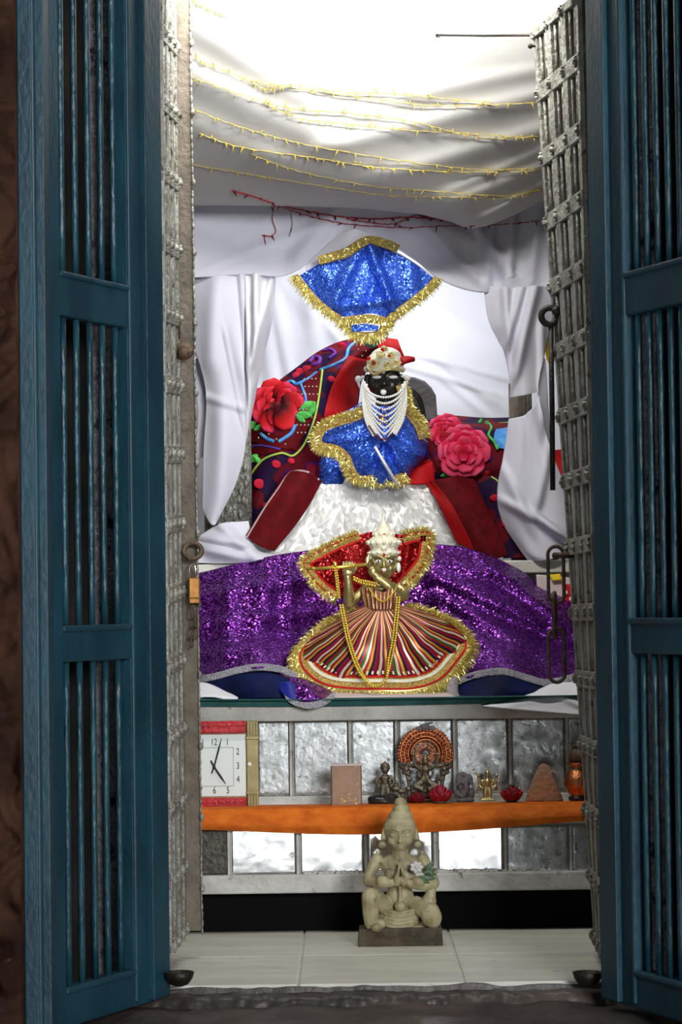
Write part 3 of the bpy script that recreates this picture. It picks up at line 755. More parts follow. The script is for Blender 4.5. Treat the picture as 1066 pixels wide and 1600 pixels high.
for s_ in (-1, 1):
    f.e(b, 625+s_*35, 1334, -2, 9, 9, 10); f.c(b, [(625+s_*34, 1333, -6, 4), (625+s_*35, 1324, -10, 3)])
f.c(b, [(589, 1336, 0, 10), (580, 1352, 2, 9.5), (576, 1368, 6, 8.5)]); f.c(b, [(576, 1368, 6, 8.5), (592, 1370, 20, 7.5), (612, 1368, 28, 6.5)])
f.c(b, [(661, 1336, 0, 10), (671, 1352, 2, 9.5), (678, 1370, 6, 8.5)]); f.c(b, [(678, 1371, 6, 8.5), (660, 1373, 20, 7.5), (640, 1369, 28, 6.5)])
for yy, dd in ((0, 0), (0, 0)):
    pass
for s_, lab in ((-1, ''), (1, '')):
    f.e(b, 625+s_*5, 1364, 30, 6, 9, 5, rot=0)                     # palm
    for q, (dx, top) in enumerate(((2.2, 1340), (2.6, 1338), (3.4, 1340), (4.4, 1345))):
        f.c(b, [(625+s_*(dx+2.4), 1360, 32-q*3.2, 1.9), (625+s_*(dx+.6), 1350, 33-q*3.2, 1.75), (625+s_*dx*.75, top, 32-q*3.2, 1.4)])
    f.c(b, [(625+s_*8, 1366, 33, 2.3), (625+s_*6.5, 1357, 37, 2), (625+s_*3.5, 1350, 38, 1.7)])
for s_ in (-1, 1):
    f.c(b, [(625+s_*26, 1366, 26, 9.0), (625+s_*29.5, 1366, 25, 9.0)])   # bracelets
f.c(b, [(625, 1374, 22, 3.2), (625, 1396, 20, 3.2)]); f.c(b, [(625, 1398, 20, 4), (625, 1402, 20, 8.5), (625, 1405, 20, 9)])
f.e(b, 622, 1428, -4, 34, 22, 20)
for q in range(5): f.c(b, [(602, 1412+q*6, 12-q*.5, 2.6), (622, 1415+q*6, 17, 2.6), (645, 1412+q*6, 12, 2.6)])
f.c(b, [(604, 1408, 0, 15), (586, 1394, 16, 15), (579, 1390, 24, 14.5)]); f.c(b, [(579, 1390, 24, 14.5), (579, 1412, 22, 13), (580, 1432, 18, 11)]); f.e(b, 588, 1437, 26, 10, 7, 14); f.e(b, 594, 1433, 14, 10, 9, 10)
f.c(b, [(650, 1405, 0, 14), (668, 1412, 12, 16), (674, 1422, 22, 16)]); f.e(b, 674, 1420, 20, 14.5, 20, 14, rot=-18); f.c(b, [(674, 1378, 6, 8), (672, 1390, 8, 9), (670, 1398, 8, 12)]); f.c(b, [(676, 1432, 14, 9), (662, 1438, 0, 9)])
f.e(b, 652, 1440, 14, 14, 5, 8)
mk('figure', b, MAT['bone'], st, remesh=.00105, smo=3)
b = MB()
A = f.p(559, 1470, 30); B = f.p(691, 1438, -28)
nx = 40
b.hexa([V(A.x, A.y, 0), V(B.x, A.y, 0), V(B.x, B.y, 0), V(A.x, B.y, 0), V(A.x+.004, A.y+.006, B.z), V(B.x-.002, A.y+.006, B.z+.002), V(B.x-.002, B.y, B.z), V(A.x+.004, B.y, B.z)])
for q in range(34): b.ell(V(A.x+.01+(B.x-A.x-.02)*q/33, A.y+.006, random.uniform(.008, B.z-.006)), (random.uniform(.004, .009), .006, random.uniform(.004, .008)), 8, 6)
mk('pedestal', b, MAT['bonebase'], st, remesh=.002, smo=2)
# flower offering on the arm
root = thing('flower_offering', 'wilted white flower with dark green leaves on the kneeling statue arm', 'flower', f.p(664, 1362, 24))
for (x, y, dx, dy, w) in ((660, 1352, 22, -6, 7), (655, 1358, 26, 3, 7), (664, 1348, 14, -14, 6), (656, 1360, 14, 8, 6), (668, 1350, 12, 6, 6)):
    b = MB(); a = f.p(x, y, 30); c = f.p(x+dx, y+dy, 24)
    d = (c-a); n = V(0, -1, 0); sd = d.cross(n).normalized()*w*f.k*.5
    rws = []
    for t in range(7):
        q = t/6; ww = math.sin(math.pi*min(1, q*.9+.08)); c0 = a.lerp(c, q)+V(0, -.004*math.sin(q*3.1), 0)
        rws.append([c0-sd*ww, c0+V(0, -.002, -.001), c0+sd*ww])
    sheet(rws, 7, 12, None, b, world=True); mk('leaf', b, MAT['leaf'], root, solid=.0006)
b = MB()
for q in range(7):
    a = q*.9; c0 = f.p(650+math.cos(a)*6, 1343+math.sin(a)*5, 32); b.ell(c0, (5*f.k, 2*f.k, 3.5*f.k), 9, 6, Matrix.Rotation(a, 3, 'Y'))
b.ell(f.p(650, 1343, 35), 2.6*f.k, 8, 6); mk('petals', b, MAT['petalw'], root)
# ------------------------------------------------------------ shelf objects, left to right
def finish(name, b, mat, label, cat, **k):
    o = mk(name, b, mat, **k); tag(o, label, cat); return o
# clear casket
g = Fig(6.36, 541, 1268, 1266, Z1+.004)
root = thing('clear_casket', 'tall clear plastic casket with pinkish gold contents, right of the clock', 'casket', g.p(541, 1266))
b = MB(); A = g.p(518, 1266, 18); B = g.p(565, 1204, -16)
t = .0025
b.box(A.x, B.x, A.y, A.y+t, A.z, B.z); b.box(A.x, B.x, B.y-t, B.y, A.z, B.z); b.box(A.x, A.x+t, A.y, B.y, A.z, B.z); b.box(B.x-t, B.x, A.y, B.y, A.z, B.z)
mk('clear_wall', b, MAT['glass'], root, False, .0006)
b = MB(); b.box(A.x, B.x, A.y, B.y, B.z, B.z+.003); mk('lid', b, MAT['pinkpipe'], root, False, .001)
b = MB(); b.box(A.x, B.x, A.y, B.y, A.z-.003, A.z); mk('base_plate', b, MAT['pinkpipe'], root, False, .001)
b = MB(); b.box(A.x+.006, B.x-.006, B.y-.012, B.y-.006, A.z+.002, B.z-.006); mk('backing_card', b, M('tan_card', (.74, .58, .44), (.86, .78, .66), 60, .7), root, False)
b = MB()
for q in range(46): b.ell(g.p(random.uniform(532, 560), 1264-abs(random.gauss(0, 10)), random.uniform(14, 17)), random.uniform(1.2, 2.4)*g.k, 6, 4)
mk('gold_trinkets', b, MAT['gold'], root, kind='stuff')
# brass figurine on a black stone
g = Fig(6.40, 602, 1258, 1262, Z1+.006)
def small_fig(g, name, label, mat, cx, yb, h, w, head=None, extra=None, cat='figurine', base=True, parent=None):
    b = MB(); s = h/60.
    f_ = lambda a: a
    g.e(b, cx, yb-50*s, 0, 6*s, 7*s, 6*s)                         # head
    g.c(b, [(cx, yb-55*s, 0, 6*s), (cx, yb-63*s, 0, 2.2*s)])      # crown
    g.e(b, cx, yb-49*s, 5*s, 1.3*s, 2*s, 2*s)
    g.c(b, [(cx, yb-43*s, 0, 4*s), (cx, yb-38*s, 0, 8*s), (cx, yb-28*s, 0, 6*s)])
    g.e(b, cx, yb-38*s, 0, w*.33, 5*s, 5*s)
    for q in (-1, 1):
        g.c(b, [(cx+q*w*.3, yb-39*s, 0, 3*s), (cx+q*w*.46, yb-31*s, 3*s, 2.6*s), (cx+q*w*.36, yb-24*s, 8*s, 2.4*s)])
        g.e(b, cx+q*w*.33, yb-23*s, 9*s, 3*s, 3*s)
        g.c(b, [(cx+q*3*s, yb-24*s, 0, 5.4*s), (cx+q*5*s, yb-12*s, 2*s, 5*s), (cx+q*4.5*s, yb-3*s, 2*s, 4*s)])
        g.e(b, cx+q*5*s, yb-2*s, 6*s, 3.4*s, 2.4*s, 5*s)
    if extra: extra(b, s)
    if base: b.hexa([g.p(cx-w*.42, yb+3*s, 12*s), g.p(cx+w*.42, yb+3*s, 12*s), g.p(cx+w*.42, yb+3*s, -9*s), g.p(cx-w*.42, yb+3*s, -9*s), g.p(cx-w*.38, yb-2*s, 11*s), g.p(cx+w*.38, yb-2*s, 11*s), g.p(cx+w*.38, yb-2*s, -9*s), g.p(cx-w*.38, yb-2*s, -9*s)])
    o = mk(name, b, mat, parent, remesh=.0011, smo=2)
    if not parent: tag(o, label, cat)
    return o
b = MB(); g.e(b, 597, 1259, 12, 23, 9.5, 16, rot=8); g.e(b, 610, 1256, 6, 14, 8, 12); g.e(b, 585, 1261, 14, 10, 6, 9)
finish('black_stone', b, MAT['blackst'], 'rounded black stone lying under the small crowned brass figurine', 'stone', remesh=.0015, smo=3)
def wings(b, s):
    g.c(b, [(602-4, 1226, -4, 3), (590, 1218, -5, 3), (583, 1222, -4, 2)]); g.c(b, [(606, 1226, -4, 3), (616, 1220, -5, 3), (622, 1226, -4, 2)])
    g.e(b, 602, 1199, -1, 8, 8, 5)
g2 = Fig(6.42, 602, 1250, 1250, P(602, 1250, 6.42).z)
g = g2
small_fig(g2, 'brass_figurine', 'small crowned brass figurine behind the topknot of the alabaster statue', MAT['brassd'], 602, 1250, 56, 30, extra=wings)
b = MB(); g2.e(b, 618, 1232, 2, 10, 5, 6); g2.e(b, 628, 1236, 2, 8, 4, 5); g2.c(b, [(616, 1236, 2, 3), (618, 1248, 4, 3), (618, 1258, 4, 3.5)]); g2.c(b, [(628, 1238, 2, 3), (630, 1250, 2, 2.6), (630, 1259, 2, 3.2)]); g2.e(b, 638, 1232, 4, 5, 4.4, 4)
finish('brass_cow', b, MAT['brassd'], 'tiny brass cow figurine just behind the alabaster statue topknot', 'figurine', remesh=.0011, smo=2)
# copper arch shrine
g = Fig(6.44, 665, 1262, 1256, Z1+.004)
root = thing('arched_icon', 'copper and bronze arched icon with a seated deity, right of centre on the shelf', 'icon', g.p(665, 1262, 0))
def arch_pts(r, d, a0=-28, a1=208, n=40, cy=1182, cx=665, sy=1.0):
    return [g.p(cx+math.cos(math.radians(a0+(a1-a0)*t/(n-1)))*r, cy-math.sin(math.radians(a0+(a1-a0)*t/(n-1)))*r*sy, d) for t in range(n)]
b = MB()
b.tube(arch_pts(39, 0), 2.6*g.k, 8); b.tube(arch_pts(33, 1), 2*g.k, 8); b.tube(arch_pts(27, 2), 1.6*g.k, 8); b.tube(arch_pts(22, 2), 1.8*g.k, 8)
o_ = arch_pts(36, -1); i_ = arch_pts(21, -1)
for a, c in zip(range(39), range(1, 40)):
    y_ = V(0, .003, 0); b.hexa([o_[a], o_[c], i_[c], i_[a], o_[a]+y_, o_[c]+y_, i_[c]+y_, i_[a]+y_])
for p in arch_pts(36, 2, n=30): b.ell(p, 2.2*g.k, 7, 5)
for p in arch_pts(42, 0, n=34): b.ell(p, 2.2*g.k, 6, 4)
for p in arch_pts(30, 3, n=26): b.ell(p, 1.7*g.k, 6, 4)
b.lathe([(1, 0), (2, 0)], (0, 0, -50), 3) if False else None
for r_ in (16, 10.5): b.tube(arch_pts(r_, 1, -90, 268, 30), 1.3*g.k, 6)
for q in range(14):
    a = q*.449; b.tube([g.p(665+math.cos(a)*5, 1182+math.sin(a)*5, 0), g.p(665+math.cos(a)*21, 1182+math.sin(a)*21, 0)], 1.5*g.k, 6)
mk('arch', b, MAT['copper'], root)
b = MB(); g.e(b, 665, 1141, 0, 8, 6, 5); g.e(b, 655, 1144, 0, 5, 4, 4); g.e(b, 676, 1143, 0, 5, 5, 4); g.c(b, [(657, 1138, 2, 1.6), (668, 1135, 2, 1.8), (676, 1133, 0, 1.4)]); mk('finial', b, MAT['greyst'], root, remesh=.0012, smo=1)
b = MB()
b.hexa([g.p(643, 1264, 12), g.p(687, 1264, 12), g.p(687, 1264, -10), g.p(643, 1264, -10), g.p(645, 1238, 10), g.p(685, 1238, 10), g.p(685, 1238, -10), g.p(645, 1238, -10)])
for y_ in (1240, 1247, 1254): b.tube([g.p(643, y_, 12), g.p(687, y_, 12)], 2*g.k, 8)
for q in (-1, 1):
    b.tube([g.p(665+q*26, 1262, 4), g.p(665+q*25, 1232, 4), g.p(665+q*30, 1205, 2)], [4*g.k, 3.2*g.k, 4*g.k], 8)
    g.e(b, 665+q*34, 1200, 0, 9, 7, 5); g.e(b, 665+q*30, 1210, 1, 8, 5, 5)
    for j in range(4): g.e(b, 665+q*(24+j*3), 1222-j*8, 4, 4, 3, 4)
for q in range(9): g.e(b, 640+q*6.2, 1204+abs(q-4)*-1.0, 3, 4, 4, 3, 8, 6)
mk('stand', b, MAT['brassd'], root, remesh=.0013, smo=1)
def more_arms(b, s):
    for q in (-1, 1):
        g.c(b, [(665+q*7, 1206, 6, 2.4), (665+q*17, 1198, 8, 2.2), (665+q*19, 1186, 8, 2)]); g.e(b, 665+q*19, 1183, 8, 3, 3.5)
        g.c(b, [(665+q*6, 1226, 10, 5), (665+q*17, 1232, 12, 4.4), (665+q*6, 1236, 16, 4)])
g.Y -= .014
small_fig(g, 'seated_deity', '', MAT['brassd'], 665, 1238, 52, 26, extra=more_arms, base=False, parent=root)
# rose heads
def rosehead(cx, yb, Y, R, name, label, mat, topgreen=False, flat=1.0):
    g = Fig(Y, cx, yb, yb, Z1+.004); root = thing(name, label, 'flower', g.p(cx, yb))
    b = MB()
    for ring in range(4):
        n = [3, 5, 7, 8][ring]; rr_ = R*[.18, .42, .68, .86][ring]
        for q in range(n):
            a = q*2*math.pi/n+ring*.6+random.uniform(-.2, .2)
            c = g.p(cx, yb-R*flat*.62, 0)+V(math.cos(a)*rr_*g.k*.82, math.sin(a)*rr_*g.k*.7, (.42-ring*.17)*R*g.k*flat)
            Mx = Matrix.Rotation(-a, 3, 'Z').inverted() @ Matrix.Rotation(math.radians(8+ring*9), 3, 'Y')
            b.ell(c, (R*.17*g.k, R*.42*g.k, R*.50*g.k*flat), 9, 7, Mx)
    mk('petals', b, mat, root)
    b = MB(); b.ell(g.p(cx, yb-3, 0), (R*.6*g.k, R*.5*g.k, 3.2*g.k), 10, 6); mk('calyx', b, MAT['leaf'], root)
    if topgreen:
        b = MB()
        for q in range(5): g.e(b, cx-8+q*4, yb-R*flat*1.25-random.uniform(0, 6), random.uniform(-4, 8), 3, 4, 3, 8, 6)
        mk('sepals', b, MAT['peacock'] if False else MAT['leaf'], root)
rosehead(688, 1262, 6.36, 19, 'red_rose', 'deep red rose head in front of the copper arched icon', MAT['roseX'])
rosehead(800, 1262, 6.37, 18, 'red_rose', 'deep red rose head with greenish top, left of the orange pointed stone', MAT['roseX'], True)
rosehead(652, 1264, 6.38, 14, 'withered_rose', 'blackish withered rose head between the topknot and the red rose', MAT['roseD'], flat=.8)
# dark stone idol with curls
g = Fig(6.42, 727, 1260, 1258, Z1+.004); b = MB()
g.e(b, 724, 1238, 0, 11, 20, 8); g.e(b, 718, 1226, 3, 6, 9, 6); g.e(b, 732, 1224, 3, 7, 9, 6); g.c(b, [(727, 1226, 8, 4), (728, 1240, 10, 3.6), (723, 1250, 10, 3), (718, 1248, 10, 2.4)])
g.e(b, 715, 1246, 4, 6, 8, 6); g.e(b, 736, 1246, 4, 6, 9, 6); g.e(b, 727, 1256, 5, 15, 5, 10); g.e(b, 722, 1217, 0, 8, 5, 6)
for q in range(6): g.e(b, 714+q*4.6, 1232+5*math.sin(q*2.), 9, 2.6, 3, 2.4, 8, 6)
finish('stone_idol', b, MAT['greyst'], 'small dark grey stone idol left of the tiny brass figure', 'idol', remesh=.0012, smo=1)
# small brass figure with raised arms
g = Fig(6.42, 762, 1260, 1257, Z1+.004)
def arms2(b, s):
    for q in (-1, 1):
        g.c(b, [(762+q*5, 1232, 0, 2.6), (762+q*12, 1228, 2, 2.3), (762+q*14, 1220, 2, 2)]); g.e(b, 762+q*14, 1217, 2, 3, 3)
        g.e(b, 762+q*13, 1238, 2, 4, 3.4, 3)
small_fig(g, 'brass_idol', 'small yellow brass figure with raised arms standing between the grey idol and a rose', MAT['brass'], 762, 1254, 44, 28, extra=arms2)
# orange pointed stone
g = Fig(6.40, 852, 1262, 1258, Z1+.004); b = MB()
ring = []
for (w_, y_) in ((30, 1261), (29, 1255), (22, 1235), (15, 1217), (8, 1204), (3, 1200)):
    ring.append((w_*g.k, g.p(852, y_).z))
b.lathe([(r_, z_-ring[0][1]) for r_, z_ in ring], g.p(851, 1261), 26, sy=.45)
for v in b.v:
    n_ = nz(v, 60, 3)*.003; v.x += n_; v.y += n_; v.z += nz(v, 50, 9)*.002
finish('pointed_stone', b, MAT['orangest'], 'orange-smeared triangular stone left of the copper pot', 'stone')
# copper pot with small vessel stacked on top
g = Fig(6.40, 903, 1258, 1258, Z1+.004)
root = thing('copper_pot', 'round shiny copper pot at the right end of the shelf', 'pot', g.p(903, 1258))
pr = [(12, 4), (13, 5), (9, 6), (17, 14), (21, 26), (20, 36), (14, 46), (11, 50), (12, 54), (18, 58), (16, 59), (10, 55), (8, 48)]
b = MB(); b.lathe([(r_*g.k, z_*g.k) for r_, z_ in pr], g.p(903, 1258), 32); mk('pot_body', b, MAT['copper'], root)
b = MB(); b.lathe([((r_)*g.k, z_*g.k) for r_, z_ in ((13.5, 0), (14.5, 2), (14, 6), (11, 7))], g.p(903, 1258), 24); mk('foot_ring', b, MAT['blackst'], root)
b = MB(); b.lathe([((r_)*g.k, z_*g.k) for r_, z_ in ((11, 44), (12.4, 47), (12.4, 50), (11, 52))], g.p(903, 1258), 24); mk('neck_band', b, MAT['brass'], root)
b = MB(); b.lathe([(r_*g.k, z_*g.k) for r_, z_ in ((8, 0), (15, 4), (17, 12), (15, 20), (9, 24), (9, 27), (12, 29), (10, 30), (6, 26))], g.p(905, 1201), 28)
finish('small_vessel', b, MAT['rust'], 'dark round vessel stacked on top of the copper pot', 'vessel')
# ------------------------------------------------------------ fringe / trim helpers
def fringe(mb, pts, outs, L, dens, w, spread=.55, seed=1, lift=.0):
    """tinsel strands along world pts; outs: outward vectors"""
    rnd = random.Random(seed)
    for i in range(len(pts)-1):
        seg = (pts[i+1]-pts[i]).length; n = max(1, int(seg*dens))
        for q in range(n):
            t = rnd.random(); p = pts[i].lerp(pts[i+1], t); o = outs[i].lerp(outs[i+1], t).normalized()
            tan = (pts[i+1]-pts[i]).normalized()
            d = (o+tan*rnd.gauss(0, spread)+V(rnd.gauss(0, .2), rnd.gauss(-.15, .45), rnd.gauss(0, .2))).normalized()
            l = L*rnd.uniform(.5, 1.15); a = V(rnd.gauss(0, 1), rnd.gauss(0, 1), rnd.gauss(0, 1)).normalized(); s = d.cross(a).normalized()*w*.5
            p = p+V(0, -lift-rnd.random()*.003, 0); m_ = p+d*l*.55+V(0, -.001, .0); e = p+d*l+V(0, 0, -l*.15)
            mb.add([p-s, p+s, m_+s, m_-s, e+s*.5, e-s*.5], [(0, 1, 2, 3), (3, 2, 4, 5)])
def outward(pts, c, flip=1):
    r = []
    for i, p in enumerate(pts):
        t = (pts[min(i+1, len(pts)-1)]-pts[max(i-1, 0)]).normalized()
        o = t.cross(V(0, 1, 0)).normalized()
        if o.dot(p-c) < 0: o = -o
        r.append(o*flip)
    return r
def ribbon(mb, pts, outs, w0, w1, lift=.002, thick=.0012, nseg=None):
    """flat strip beside path from w0 to w1 along outward vectors"""
    y = V(0, -lift, 0); b = len(mb.v)
    for p, o in zip(pts, outs):
        mb.v += [p+o*w0+y, p+o*w1+y, p+o*w1+y+V(0, thick, 0), p+o*w0+y+V(0, thick, 0)]
    for i in range(len(pts)-1):
        for k in range(4):
            a = b+i*4+k; c = b+i*4+(k+1) % 4; mb.f.append((a, c, c+4, a+4)); mb.m.append(0)
def trimmed(name, parent, pts, c, band, fr, seed=1, matb='goldb', dens=1500, inner=.0, lift=.003, spread=.55):
    o = outward(pts, c)
    if band:
        b = MB(); ribbon(b, pts, o, -band, inner, lift); mk(name+'_band', b, MAT[matb], parent, False)
    if fr:
        b = MB(); fringe(b, pts, o, fr, dens, .0016, spread, seed, lift); pin = [p-q*band*.6 for p, q in zip(pts, o)]; fringe(b, pin, o, band*.8+.004, dens*.3, .0016, .9, seed+50, lift+.003); mk(name+'_fringe', b, MAT['gold'], parent, False, kind='stuff')
# ------------------------------------------------------------ ceiling cloth
fo = folds((845, 150, 500, 235, 14, .014), (845, 205, 560, 290, 16, .018), (850, 262, 660, 335, 12, .022), (850, 235, 700, 300, 8, .012), (845, 110, 640, 150, 12, .009),
           (300, 40, 470, 150, 22, .02), (300, 120, 520, 230, 26, .02), (310, 200, 560, 320, 20, .012), (845, 290, 760, 338, 7, .018), (420, 250, 640, 330, 24, .014))
def wce(u, v, p): return fo(u, v, p)+nz(p, 2.2, 5)*.03+nz(p, 7, 2)*.006
rows = [[(200, -190, 5.88), (420, -190, 5.88), (640, -190, 5.88), (930, -190, 5.88)],
        [(215, -60, 6.06), (420, -50, 6.06), (640, -50, 6.06), (925, -60, 6.06)],
        [(225, 90, 6.30), (420, 105, 6.28), (640, 110, 6.28), (915, 80, 6.30)],
        [(235, 220, 6.55), (430, 240, 6.5), (640, 250, 6.5), (905, 200, 6.55)],
        [(240, 300, 6.78), (430, 306, 6.76), (650, 322, 6.74), (760, 338, 6.76), (900, 268, 6.80)],
        [(240, 318, 6.90), (430, 316, 6.90), (560, 320, 6.88), (700, 338, 6.88), (760, 344, 6.88), (900, 282, 6.92)],
        [(240, 260, 7.12), (430, 260, 7.12), (700, 270, 7.12), (900, 240, 7.12)]]
rows = [cr(PP(r), 8) for r in rows]
ceil = sheet(rows, 150, 170, wce, world=True)
o = mk('canopy_cloth', ceil, MAT['ceilc'], solid=-.002); tag(o, 'white cloth canopy sagging across the shrine ceiling', 'cloth')
bv_ceil = ceil.bvh()
# ------------------------------------------------------------ front white drapery
fo2 = folds((545, 312, 470, 400, 16, .022), (560, 310, 700, 380, 14, .016), (600, 310, 780, 400, 12, .02), (720, 320, 800, 440, 9, .025), (800, 330, 790, 520, 8, .03), (770, 340, 760, 440, 6, .018),
            (840, 350, 810, 560, 9, .025), (300, 340, 420, 400, 20, .012), (480, 360, 330, 420, 10, .010), (655, 350, 740, 430, 8, .015), (790, 560, 815, 430, 6, .02), (850, 480, 800, 590, 7, .014))
wv = lambda u, v, p: fo2(u, v, p)+nz(p, 6, 8)*.010
rows = [[(270, 270, 7.06), (400, 280, 7.06), (533, 290, 7.05), (660, 300, 7.05), (780, 300, 7.06), (890, 290, 7.08)],
        [(270, 350, 7.02), (400, 350, 7.01), (520, 335, 7.0), (660, 345, 7.0), (780, 350, 7.02), (890, 350, 7.05)],
        [(270, 436, 7.00), (385, 430, 6.99), (486, 412, 6.97), (545, 364, 6.98), (640, 402, 6.97), (690, 441, 6.97), (762, 458, 7.0), (890, 450, 7.04)]]
rows = [cr(PP(r), 12) for r in rows[:2]]+[[P(*q) for q in ((270, 436, 7.00), (330, 433, 7.0), (386, 429, 6.99), (440, 432, 6.98), (480, 414, 6.97), (510, 386, 6.97), (545, 362, 6.98), (600, 378, 6.97), (650, 408, 6.97), (692, 440, 6.97), (762, 458, 7.0), (890, 450, 7.04))]]
val = sheet(rows, 170, 70, wv, world=True)
root = thing('shrine_curtain', 'white cotton drapery wrapped over the arch and both side pillars of the niche', 'curtain', P(560, 440, 7.0))
mk('valance', val, MAT['lav'], root, solid=-.003)
bv_val = val.bvh()
# left hanging panels
fl = folds((378, 435, 390, 600, 5, .02), (392, 440, 400, 560, 4, .012), (356, 530, 380, 650, 6, .018), (322, 620, 382, 640, 5, .012), (340, 445, 330, 560, 14, .012), (345, 660, 350, 800, 14, .010))
rows = [[(292, 425, 7.05), (340, 430, 7.0), (383, 428, 7.0)], [(300, 520, 7.02), (340, 520, 6.97), (382, 525, 7.0)], [(322, 610, 7.0), (350, 610, 6.96), (382, 605, 7.0)],
        [(319, 700, 7.0), (350, 700, 6.96), (384, 690, 6.99)], [(318, 760, 7.0), (342, 765, 6.97), (370, 750, 6.99)], [(318, 796, 7.0), (332, 812, 6.98), (346, 800, 6.99)], [(326, 806, 7.0), (333, 820, 6.98), (339, 813, 6.99)]]
b = sheet(rows, 50, 150, lambda u, v, p: fl(u, v, p)+nz(p, 7, 3)*.012)
mk('left_panel', b, MAT['lav'], root, solid=-.003)
rows = [[(296, 560, 7.05), (330, 560, 7.05)], [(310, 640, 7.05), (332, 640, 7.03)], [(305, 700, 7.05), (328, 680, 7.03)], [(306, 722, 7.05), (320, 712, 7.03)]]
b = sheet(rows, 16, 60, lambda u, v, p: nz(p, 12, 3)*.008); mk('left_panel', b, MAT['lav'], root, solid=-.003)
fl3 = folds((400, 440, 400, 600, 6, .03), (425, 440, 395, 560, 6, .03), (385, 440, 392, 640, 4, .02), (415, 560, 410, 640, 4, -.01))
rows = [[(378, 428, 7.02), (405, 428, 7.0), (430, 430, 7.03)], [(380, 500, 7.02), (402, 500, 7.0), (424, 500, 7.05)], [(381, 600, 7.03), (394, 600, 7.04), (410, 560, 7.12)], [(380, 700, 7.04), (386, 680, 7.06), (394, 640, 7.12)]]
b = sheet(rows, 40, 100, lambda u, v, p: fl3(u, v, p)+nz(p, 10, 6)*.006); mk('left_panel', b, MAT['white'], root, solid=-.003)
# right hanging panel
fr_ = folds((790, 460, 795, 600, 6, .02), (835, 450, 805, 580, 8, .03), (815, 450, 790, 540, 6, .02), (845, 520, 848, 640, 6, .02), (800, 790, 870, 830, 7, .02), (790, 740, 830, 820, 8, .016), (860, 690, 840, 780, 8, .02), (850, 815, 880, 840, 5, .02))
rows = [[(756, 447, 7.0), (800, 450, 6.98), (880, 445, 7.05)], [(764, 500, 7.0), (805, 510, 6.97), (862, 500, 7.05)], [(787, 548, 7.0), (815, 550, 6.97), (850, 550, 7.03)],
        [(796, 590, 7.0), (818, 600, 6.97), (842, 598, 7.0)], [(797, 622, 7.0), (818, 618, 6.97), (842, 612, 7.0)]]
b = sheet(rows, 60, 90, lambda u, v, p: fr_(u, v, p)+nz(p, 7, 3)*.008); mk('right_panel', b, MAT['lav'], root, solid=-.003)
rows = [[(796, 655, 7.0), (812, 652, 6.98), (822, 648, 6.98), (828, 642, 6.97), (834, 635, 6.98), (842, 620, 7.0)], [(790, 700, 7.0), (812, 700, 6.96), (824, 700, 6.96), (834, 700, 6.96), (845, 700, 6.96), (856, 690, 6.99)],
        [(778, 770, 7.0), (805, 780, 6.95), (830, 780, 6.94), (850, 780, 6.94), (868, 770, 6.95), (882, 760, 6.98)], [(786, 815, 7.0), (815, 830, 6.94), (840, 830, 6.93), (860, 830, 6.92), (880, 820, 6.94), (900, 810, 6.98)],
        [(812, 855, 6.97), (828, 862, 6.93), (845, 866, 6.92), (865, 866, 6.92), (880, 862, 6.93), (900, 855, 6.97)], [(826, 874, 6.96), (838, 875, 6.93), (852, 875, 6.92), (868, 872, 6.92), (884, 868, 6.93), (902, 864, 6.96)]]
b = sheet(rows, 70, 110, lambda u, v, p: fr_(u, v, p)+nz(p, 7, 3)*.010); mk('right_panel', b, MAT['lav'], root, solid=-.003)
rows = [[(838, 560, 7.02), (852, 560, 7.03)], [(842, 640, 7.0), (856, 640, 7.03)], [(850, 720, 7.0), (862, 740, 7.03)]]
b = sheet(rows, 16, 40, lambda u, v, p: nz(p, 12, 3)*.006); mk('right_panel', b, MAT['lav'], root, solid=-.003)
# left cloth heap at the foot
fh = folds((320, 840, 380, 850, 6, .02), (330, 860, 420, 880, 7, .015), (350, 825, 400, 870, 8, .02))
rows = [[(312, 840, 7.0), (345, 820, 6.98), (388, 815, 7.0)], [(310, 862, 6.97), (350, 850, 6.93), (400, 858, 6.96)], [(308, 880, 6.95), (360, 880, 6.93), (440, 872, 6.94)]]
b = sheet(rows, 60, 50, lambda u, v, p: fh(u, v, p)+nz(p, 14, 3)*.010)
o = mk('white_cloth_heap', b, MAT['lav'], solid=-.004); tag(o, 'crumpled white cloth heaped on the upper slab at the left pillar foot', 'cloth')
# fluted pillars behind the wraps
for x, y0, y1, lab in ((811, 610, 872, 'pale fluted pillar showing through the white wrap on the right'), (350, 440, 850, 'silver embossed pillar behind the left white panel')):
    b = MB(); c0 = P(x, y0, 7.06); kk = S(7.06); n = 128; prof = []
    zz0 = Z3; zz1 = c0.z+.02 if x > 500 else P(x, 430, 7.06).z
    base = len(b.v)
    for z_ in (zz0, zz1):
        for q in range(n):
            a = 2*math.pi*q/n; r_ = (16.5 if x > 500 else 34)*kk*(1+.10*math.cos(a*16)); b.v.append(V(c0.x+.004+r_*math.cos(a), c0.y+.01+r_*.6*math.sin(a), z_))
    for q in range(n): b.f.append((q, (q+1) % n, n+(q+1) % n, n+q)); b.m.append(0)
    b.f.append(tuple(range(n))); b.m.append(0); b.f.append(tuple(range(n, 2*n))); b.m.append(0)
    if x < 500:
        for q in range(60): b.ell(V(c0.x+random.uniform(-.02, .06), c0.y-.02, random.uniform(zz0, zz0+.28)), (.006, .008, .012), 7, 5)
    o = mk('niche_pillar', b, MAT['silver'] if x < 500 else MAT['jamb']); tag(o, lab, 'pillar')
